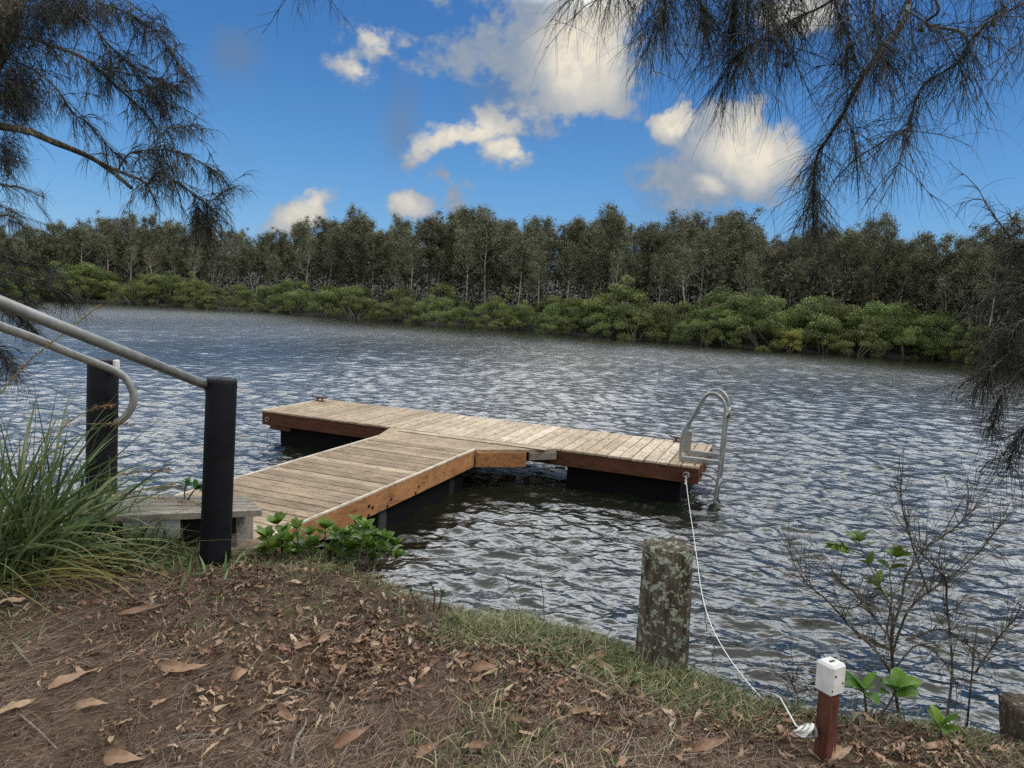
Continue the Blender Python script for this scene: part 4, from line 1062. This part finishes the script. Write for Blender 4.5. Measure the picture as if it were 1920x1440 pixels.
# right sapling: dark sprays at the right edge, bare wiry twigs below
rb = Vector((0, 0, 0)); rb = ground_at(1990, 1400); rb.y += .25; rb.z = .4
sap = empty('she_oak_sapling', rb, 0, 'dark spindly she-oak sapling with drooping sprays against the right edge', 'tree')
st = smooth_path([rb-Vector((0, 0, .3)), at(2010, 1200, 2.6), at(2000, 900, 2.7), at(2020, 600, 2.75), at(1990, 380, 2.8), at(1960, 250, 2.85)], 6)
add_branch(sap, st, .022, .006, 'trunk')
fl = Foliage(); tw = MB()
for pts, n, L in (([(2000, 560), (1940, 520), (1890, 440), (1860, 400), (1832, 350)], 130, .13), ([(2010, 620), (1960, 560), (1900, 530), (1860, 545), (1830, 580)], 200, .16), ([(2010, 700), (1950, 620), (1920, 600), (1880, 650), (1850, 700)], 380, .18),
    ([(2010, 760), (1960, 700), (1920, 690), (1880, 740), (1860, 800)], 400, .18), ([(2010, 560), (1960, 480), (1920, 460), (1890, 480)], 160, .16), ([(2010, 800), (1960, 780), (1910, 820), (1890, 880)], 330, .17),
    ([(2000, 640), (1930, 640), (1860, 690), (1840, 720)], 260, .16), ([(2000, 440), (1960, 420), (1920, 430), (1890, 400)], 90, .13), ([(1990, 330), (1950, 230), (1930, 190)], 30, .12), ([(2000, 500), (1930, 540), (1880, 600), (1850, 640)], 240, .15)):
    path = px_branch([(x_, y_, 2.7+.1*math.sin(x_*.05+y_)) for x_, y_ in pts]); add_branch(sap, path, .005, .0018)
    fl.add(path, int(n*.75), L, 1.1, .5, .7, .15, .4); fl.twigs(sap, tw, path, n//26, .16, 9, L, 1.1, .5, .3, .0014)
tw.build('twigs', bark_m, sap); fl.build(sap, (.0016, .0028), oak_m)

rb = ground_at(1700, 1372); rb.y += .10
bush = empty('wiry_bush', rb, 0, 'leafless wiry bush spreading thin dark twigs over the water at lower right', 'bush')
fl = Foliage(); tw = MB(); YB = rb.y+.12
WB = [([(1690, 1372), (1680, 1300), (1672, 1200), (1690, 1130), (1700, 1080), (1735, 1030), (1790, 990), (1830, 950)], .008, 200),
      ([(1690, 1300), (1650, 1230), (1600, 1180), (1555, 1130), (1510, 1090), (1480, 1040)], .006, 170),
      ([(1672, 1230), (1700, 1150), (1740, 1110), (1770, 1090), (1830, 1040), (1880, 980)], .005, 200),
      ([(1775, 1350), (1785, 1250), (1775, 1130), (1770, 1080), (1720, 1030), (1700, 980)], .006, 150),
      ([(1700, 1200), (1760, 1180), (1800, 1200), (1860, 1240)], .005, 120),
      ([(1560, 1135), (1600, 1140), (1630, 1120), (1660, 1125)], .003, 70),
      ([(1672, 1200), (1640, 1160), (1600, 1110), (1560, 1080)], .004, 120),
      ([(1740, 1110), (1710, 1020), (1690, 940), (1692, 880)], .004, 70),
      ([(1680, 1250), (1720, 1210), (1760, 1230), (1800, 1290)], .004, 110),
      ([(1812, 1370), (1822, 1270), (1832, 1170)], .005, 20),
      ([(1660, 1320), (1600, 1290), (1540, 1290), (1480, 1300)], .003, 110), ([(1500, 1330), (1490, 1290), (1470, 1250)], .002, 50), ([(1830, 1260), (1870, 1200), (1910, 1150)], .004, 80)]
for pts, r0_, n in WB:
    path = px_branch([(x_, y_, YB+.10*math.sin(x_*.03+y_*.02)) for x_, y_ in pts]); add_branch(bush, path, r0_, .0015)
    fl.add(path, int(n*.35), .15, .1, .55, .8, .15, -.25); fl.twigs(bush, tw, path, n//6, .20, 6, .14, -.2, .5, -.35, .0015, .2)
tw.build('twigs', bark_m, bush); fl.build(bush, (.0013, .0022), oak_b, .12)
# thin dead stems on the bank in the middle
b = ground_at(980, 1165)
e_ = empty('dead_weed', b, 0, 'thin leafless weed stems standing on the bank edge in the middle', 'weed')
mb = MB()
for pts in ([(983, 1168), (970, 1130), (955, 1100), (948, 1076)], [(958, 1105), (940, 1090), (925, 1098)], [(1020, 1165), (1019, 1120), (1012, 1075)]): mb.tube([at(x_, y_, b.y)-b for x_, y_ in pts], .0018, 5)
mb.build('stems', stem_m, e_)
b = ground_at(812, 1148)
seedling('leafy_weed', b, [rel(b, [(812, 1148, b.y), (815, 1115, b.y), (808, 1095, b.y)]), rel(b, [(800, 1148, b.y), (780, 1130, b.y), (770, 1110, b.y)]), rel(b, [(820, 1150, b.y), (826, 1130, b.y), (828, 1112, b.y)])], 'tiny dark leafy weed on the bank edge above the water, right of the shrub', dark_leaf, (.015, .028), (5, 7), .4, 'weed')

# ------------------------------------------------------------------ far bank
def build_far():
    xs = np.linspace(-190, 110, 260); off = np.array([-3, -.8, 0, .5, 1.5, 5, 14, 30, 38, 60, 260]); zz = np.array([-.6, -.3, .0, .12, .25, .5, 1.0, 1.6, 4.6, 6.5, 7])
    X = np.repeat(xs[:, None], len(off), 1); Y = FAR_LINE(X)+off[None]+.35*np.sin(X*1.7)*np.cos(X*.6); Z = zz[None]+.05*np.sin(X*3.1)+.0*X
    i = np.arange(len(xs)-1)[:, None]*len(off)+np.arange(len(off)-1)[None]; k = len(off)
    Fq = np.stack([i, i+k, i+k+1, i+1], -1).reshape(-1, 4)
    t = NT('far_bank_mud'); n = t.noise(t.coords('Object'), 1.5, 6, .7)
    t.out(t.ramp(n, [(.3, (.006, .006, .004)), (.7, (.026, .025, .016))]), .95)
    o = link('far_bank', np_mesh('far_bank', np.stack([X, Y, Z], -1).reshape(-1, 3), Fq), t.m, smooth=True); tag(o, kind='structure')
build_far()
gum_crown = leafy('forest_foliage', [(0, (.040, .044, .024)), (.4, (.100, .106, .058)), (.8, (.170, .168, .098)), (1, (.24, .205, .135))], .7, .12)
man_crown = leafy('mangrove_foliage', [(0, (.018, .028, .009)), (.4, (.075, .100, .027)), (.8, (.190, .225, .060)), (1, (.31, .34, .12))], .6, .15)
yel_crown = leafy('yellow_foliage', [(0, (.10, .11, .02)), (.5, (.24, .25, .05)), (1, (.36, .34, .09))], .6, .15)
pale_bark = plain('pale_bark', (.37, .34, .29), .9, 0, 3, .45, .3)
dark_bark = plain('dark_bark', (.13, .11, .09), .9, 0, 3, .45, .3)
def blades_cloud(C, Rr, n, size, flat=.75, shell=.55, rg=None):
    """n leaf-clump faces inside ellipsoids centred C (m,3) radii Rr (m,3)"""
    rg = rg or rng; m = len(C); w = np.prod(Rr, 1)**(2/3); idx = rg.choice(m, n, p=w/w.sum())
    d = unit(rg.normal(size=(n, 3))); rad = (shell+(1-shell)*rg.random(n))[:, None]
    P = C[idx]+d*Rr[idx]*rad
    nrm = unit(d*.7+rg.normal(size=(n, 3))*.6+np.array([0, 0, .5])); a = unit(np.cross(nrm, rg.normal(size=(n, 3)))); b_ = np.cross(nrm, a)
    s = size*(.45+.9*rg.random(n))[:, None]
    el = (.35+.5*rg.random(n))[:, None]
    V = np.stack([P-a*s*.5, P-b_*s*el*.5+a*s*.1, P+a*s*.5, P+b_*s*el*.5], 1).reshape(-1, 3)
    Fq = np.arange(4*n).reshape(n, 4)
    ct = rg.random(m); tone = np.clip(.45*ct[idx]+.55*rg.random(n), 0, 1)
    return V, Fq, np.repeat(tone, 4)
def tree_proto(seed, Ht, kind):
    rg = np.random.default_rng(seed); rs = random.Random(seed)
    mb = MB(); ends = []
    lean = Vector((rs.gauss(0, .05), rs.gauss(0, .04), 0))
    n = 10; tp_ = []
    p = Vector((0, 0, -.3)); d = Vector((0, 0, 1))+lean
    for i in range(n+1):
        tp_.append(p.copy()); p = p+d.normalized()*(Ht*.92/n); d = d+Vector((rs.gauss(0, .06), rs.gauss(0, .06), 0)); 
    r0 = Ht*.0085
    mb.tube(tp_, [r0*(1.15-.95*i/n) for i in range(n+1)], 7)
    C = []; Rr = []
    nb_ = rs.randint(19, 25) if kind != 'bare' else 13
    low = {'tall': .36, 'full': .22, 'thin': .50, 'bare': .45}[kind]
    for k in range(nb_):
        f = low+(1-low)*(k+rs.random()*.6)/nb_; i = min(n-1, int(f*n)); b0 = tp_[i].lerp(tp_[i+1], f*n-i)
        an = k*2.4+rs.uniform(-.5, .5); ln = Ht*(.16-.08*(f-low)/(1-low))*rs.uniform(.6, 1.35)*(1.25 if kind == 'full' else 1)
        dd = Vector((math.cos(an), math.sin(an), rs.uniform(.5, 1.3))).normalized(); q = b0+dd*ln; m_ = b0.lerp(q, .5)+Vector((0, 0, -ln*.08))
        mb.tube([b0, m_, q], [r0*.28, r0*.18, r0*.08], 5, cap=False)
        for j in range(3):
            e2 = q+Vector((rs.gauss(0, .6), rs.gauss(0, .6), rs.gauss(.4, .6)))*ln*.5
            mb.tube([m_, e2], [r0*.2, r0*.08], 4, cap=False)
            rr_ = Ht*rs.uniform(.026, .074); C.append(tuple(e2)); Rr.append((rr_, rr_, rr_*rs.uniform(.8, 1.5)))
        rr_ = Ht*rs.uniform(.030, .066); C.append(tuple(q)); Rr.append((rr_, rr_, rr_*rs.uniform(.8, 1.5)))
    rr_ = Ht*.04; C.append(tuple(tp_[-1])); Rr.append((rr_, rr_, rr_*1.8))
    nf = {'tall': 14000, 'full': 17000, 'thin': 9000, 'bare': 4500}[kind]
    V, Fq, tn = blades_cloud(np.array(C), np.array(Rr), nf, Ht*.0125, rg=rg, shell=.05)
    return mb.mesh('trunk'), np_mesh('crown', V, Fq, {'tone': tn})
def man_proto(seed, Ht, wide):
    rg = np.random.default_rng(seed); rs = random.Random(seed); mb = MB(); C = []; Rr = []
    for k in range(5):
        an = rs.uniform(0, 6.28); q = Vector((math.cos(an)*wide*.4, math.sin(an)*wide*.3, Ht*rs.uniform(.5, .75)))
        mb.tube(smooth_path([Vector((rs.gauss(0, .15), rs.gauss(0, .1), -.2)), q*.5+Vector((rs.gauss(0, .1), 0, -.1)), q], 3), [.05*(1-.08*i) for i in range(7)], 5, cap=False, wob=.1)
    nl = 26
    for k in range(nl):
        an = rs.uniform(0, 6.28); el = rs.random()**.8; rad = math.sqrt(1-el*el)*.85+.1
        c = (math.cos(an)*rad*wide*.5, math.sin(an)*rad*wide*.42, Ht*(.22+.66*el)+rs.gauss(0, .05)*Ht)
        rr_ = Ht*rs.uniform(.09, .19); C.append(c); Rr.append((rr_*1.1, rr_*1.1, rr_*.72))
    V, Fq, tn = blades_cloud(np.array(C), np.array(Rr), 12000, .068, rg=rg, shell=.5)
    return mb.mesh('trunk'), np_mesh('crown', V, Fq, {'tone': tn})
def put(name, meshes, mats, loc, sc, rz, lab, cat, group):
    r_ = empty(name, loc, rz, lab, cat, group); r_.scale = sc
    for nm, me, mt in (('trunk', meshes[0], mats[0]), ('crown', meshes[1], mats[1])):
        o = bpy.data.objects.new(nm, me); COL.objects.link(o); o.parent = r_
        if not me.materials: me.materials.append(mt)
        if mt is not me.materials[0]:
            o.material_slots[0].link = 'OBJECT'; o.material_slots[0].material = mt
    return r_
kinds = ['tall', 'full', 'thin', 'tall', 'full', 'bare', 'tall', 'thin', 'full', 'tall']
protos = [tree_proto(100+i, 10, k) for i, k in enumerate(kinds)]
mprot = [man_proto(300+i, 2.6, w) for i, w in enumerate((3.2, 2.6, 3.8, 2.2, 3.0, 2.8))]
def zfar(off): return float(np.interp(off, [0, 1.5, 5, 14, 30, 60], [.0, .25, .5, 1.0, 1.6, 2.6]))
# skyline: tree-top height in the photo across the picture
sk = [(-400, 420), (0, 418), (130, 402), (200, 396), (330, 402), (440, 405), (520, 428), (560, 402), (640, 385), (700, 405), (760, 398), (790, 385), (840, 385), (900, 372), (960, 388), (1000, 396), (1060, 405), (1100, 385), (1140, 380), (1180, 395), (1210, 418), (1240, 400), (1300, 380), (1350, 388), (1400, 408), (1440, 432), (1480, 420), (1560, 402), (1620, 415), (1700, 432), (1740, 445), (1800, 415), (1880, 418), (1960, 425), (2400, 430)]
SKX = [a for a, b in sk]; SKY = [b for a, b in sk]
lab_t = {'tall': 'dark grey-green forest tree with a tall leafy crown across the river', 'full': 'dense broad-crowned olive forest tree across the river', 'thin': 'slender pale-trunked forest tree with a thin high crown across the river', 'bare': 'half bare pale-branched forest tree across the river'}
def px_x_for(px, off):
    """world x on the line 'off' metres behind the far shoreline seen at pixel column px"""
    X = np.linspace(-180, 100, 2801); Yl = FAR_LINE(X)+off
    # project onto the image at z=2
    P = np.stack([X, Yl, np.full_like(X, 2-H)], -1); xr_ = P@np.array(right); zf = -(P@np.array(back)); c = 960+F*xr_/zf
    k = int(np.argmin(np.abs(c-px))); return float(X[k]), float(Yl[k])
rs = random.Random(4)
count = 0
for row, (off, stepp, hmul) in enumerate(((9, 26, 1.0), (6.2, 42, .88), (13, 32, .96), (19, 38, .93), (26, 50, .92))):
    px = -250+rs.uniform(0, 20)
    while px < 2180:
        x, y = px_x_for(px, off+rs.uniform(-1.8, 1.8)); z = zfar(off)
        top = np.interp(px, SKX, SKY)+rs.gauss(8 if row == 0 else 14, 13)
        d_ = ray(px, top); zt = H+d_.z*(y/d_.y); ht = (zt-z)*hmul*rs.uniform(.94 if row != 1 else .74, 1.03)
        k = rs.randrange(len(protos)) if row != 1 else rs.choice((2, 5, 7)); s_ = ht/10
        put('forest_tree', protos[k], (pale_bark if (kinds[k] in ('thin', 'bare') or rs.random() < .4) else dark_bark, gum_crown), (x, y, z), (s_*rs.uniform(.85, 1.2), s_*rs.uniform(.85, 1.2), s_), rs.uniform(0, 6.28), lab_t[kinds[k]], 'tree', 'forest trees across the river')
        count += 1
        px += stepp*rs.uniform(.6, 1.4)
print('trees', count)
# mangroves along the far shoreline
mt_ = [(-200, 500), (0, 500), (120, 490), (190, 500), (230, 512), (300, 515), (370, 518), (430, 545), (480, 535), (540, 520), (600, 530), (650, 525), (700, 555), (760, 545), (820, 540), (880, 570), (930, 545), (1000, 560), (1060, 545), (1110, 570), (1160, 530), (1200, 570), (1260, 560), (1300, 565), (1350, 565), (1410, 545), (1480, 570), (1540, 575), (1600, 560), (1660, 565), (1740, 595), (1850, 600), (1960, 600), (2300, 640)]
MX = [a for a, b in mt_]; MYt = [b for a, b in mt_]
mc = 0
for row, (off, stepp, hm) in enumerate(((-.1, 50, .74), (1.6, 52, 1.02), (3.4, 60, 1.2))):
    px = -220+row*17
    while px < 2150:
        x, y = px_x_for(px, off+rs.uniform(-.5, .5)); z = zfar(max(off, 0))-.30
        top = np.interp(px, MX, MYt); d_ = ray(px, top); zt = H+d_.z*(y/d_.y); ht = max(.9, (zt-z))*hm*rs.uniform(.66, 1.12)
        k = rs.randrange(len(mprot)); s_ = ht/2.6; w_s = s_*rs.uniform(.85, 1.25)*(1.25 if ht < 1.6 else 1)
        put('mangrove_bush', mprot[k], (dark_bark, man_crown), (x, y, z), (w_s, w_s, s_), rs.uniform(0, 6.28), ['low rounded green mangrove at the waterline of the far bank', 'rounded green mangrove in the second row on the far bank', 'taller green mangrove standing behind the waterline bushes on the far bank'][row], 'mangrove', 'mangroves along the far bank')
        px += stepp*rs.uniform(.6, 1.35); mc += 1
for px, top, off, wd, m_, lab in ((1486, 618, -1.3, 1.1, yel_crown, 'small yellow-leaved bush at the waterline of the far bank'), (1160, 524, 2.8, 1.2, man_crown, 'tallest bright green mangrove, right of the middle of the far bank'),
                            (935, 600, -1.2, 1.3, man_crown, 'tiny pale bush at the waterline below the middle of the far bank'), (730, 570, -.5, 1.2, man_crown, 'bright low mangrove overhanging the water left of the middle')):
    x, y = px_x_for(px, off); z = zfar(max(off, 0))-.12; d_ = ray(px, top); ht = H+d_.z*(y/d_.y)-z; s_ = ht/2.6
    put('mangrove_bush', mprot[3 if m_ is yel_crown else 0], (dark_bark, m_), (x, y, z), (s_*wd, s_*wd, s_), 1.0, lab, 'mangrove', None)
# understorey mass behind the mangroves
def understorey():
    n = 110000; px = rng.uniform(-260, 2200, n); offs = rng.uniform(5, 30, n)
    lut = {}
    gx = np.linspace(-260, 2200, 60); go = np.linspace(5, 30, 5)
    G = np.array([[px_x_for(a, b) for b in go] for a in gx])
    ia = (px+260)/2460*59; i0 = np.clip(ia.astype(int), 0, 58); fa = (ia-i0)[:, None]; ib = (offs-5)/25*4; j0 = np.clip(ib.astype(int), 0, 3); fb_ = (ib-j0)[:, None]
    XY = (G[i0, j0]*(1-fa)+G[i0+1, j0]*fa)*(1-fb_)+(G[i0, j0+1]*(1-fa)+G[i0+1, j0+1]*fa)*fb_
    hz = .9+rng.random(n)**1.0*(5.2+(offs-5)*.05+1.2*np.sin(XY[:, 0]*.5)+.8*np.sin(XY[:, 0]*1.9+XY[:, 1]))
    lim = np.interp(px, SKX, SKY); dd = np.array(right)[None]*((px-960)/F)[:, None]-np.array(up)[None]*((lim-720)/F)[:, None]-np.array(back)[None]
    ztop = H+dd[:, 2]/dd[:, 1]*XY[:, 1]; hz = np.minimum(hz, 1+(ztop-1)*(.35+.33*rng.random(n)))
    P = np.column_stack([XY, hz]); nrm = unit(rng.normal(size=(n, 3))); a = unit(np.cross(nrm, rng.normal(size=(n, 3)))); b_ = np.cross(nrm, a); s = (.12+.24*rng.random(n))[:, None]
    V = np.stack([P-a*s*.5, P-b_*s*.25, P+a*s*.5, P+b_*s*.3], 1).reshape(-1, 3)
    und = leafy('undergrowth', [(0, (.014, .013, .009)), (.6, (.044, .041, .026)), (1, (.10, .088, .06))], .8, 0)  # tones darkened, putting the shade between the trees into the colour
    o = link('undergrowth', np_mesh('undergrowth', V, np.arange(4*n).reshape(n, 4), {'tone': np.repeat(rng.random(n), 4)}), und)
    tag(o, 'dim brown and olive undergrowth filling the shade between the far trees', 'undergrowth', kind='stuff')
understorey()
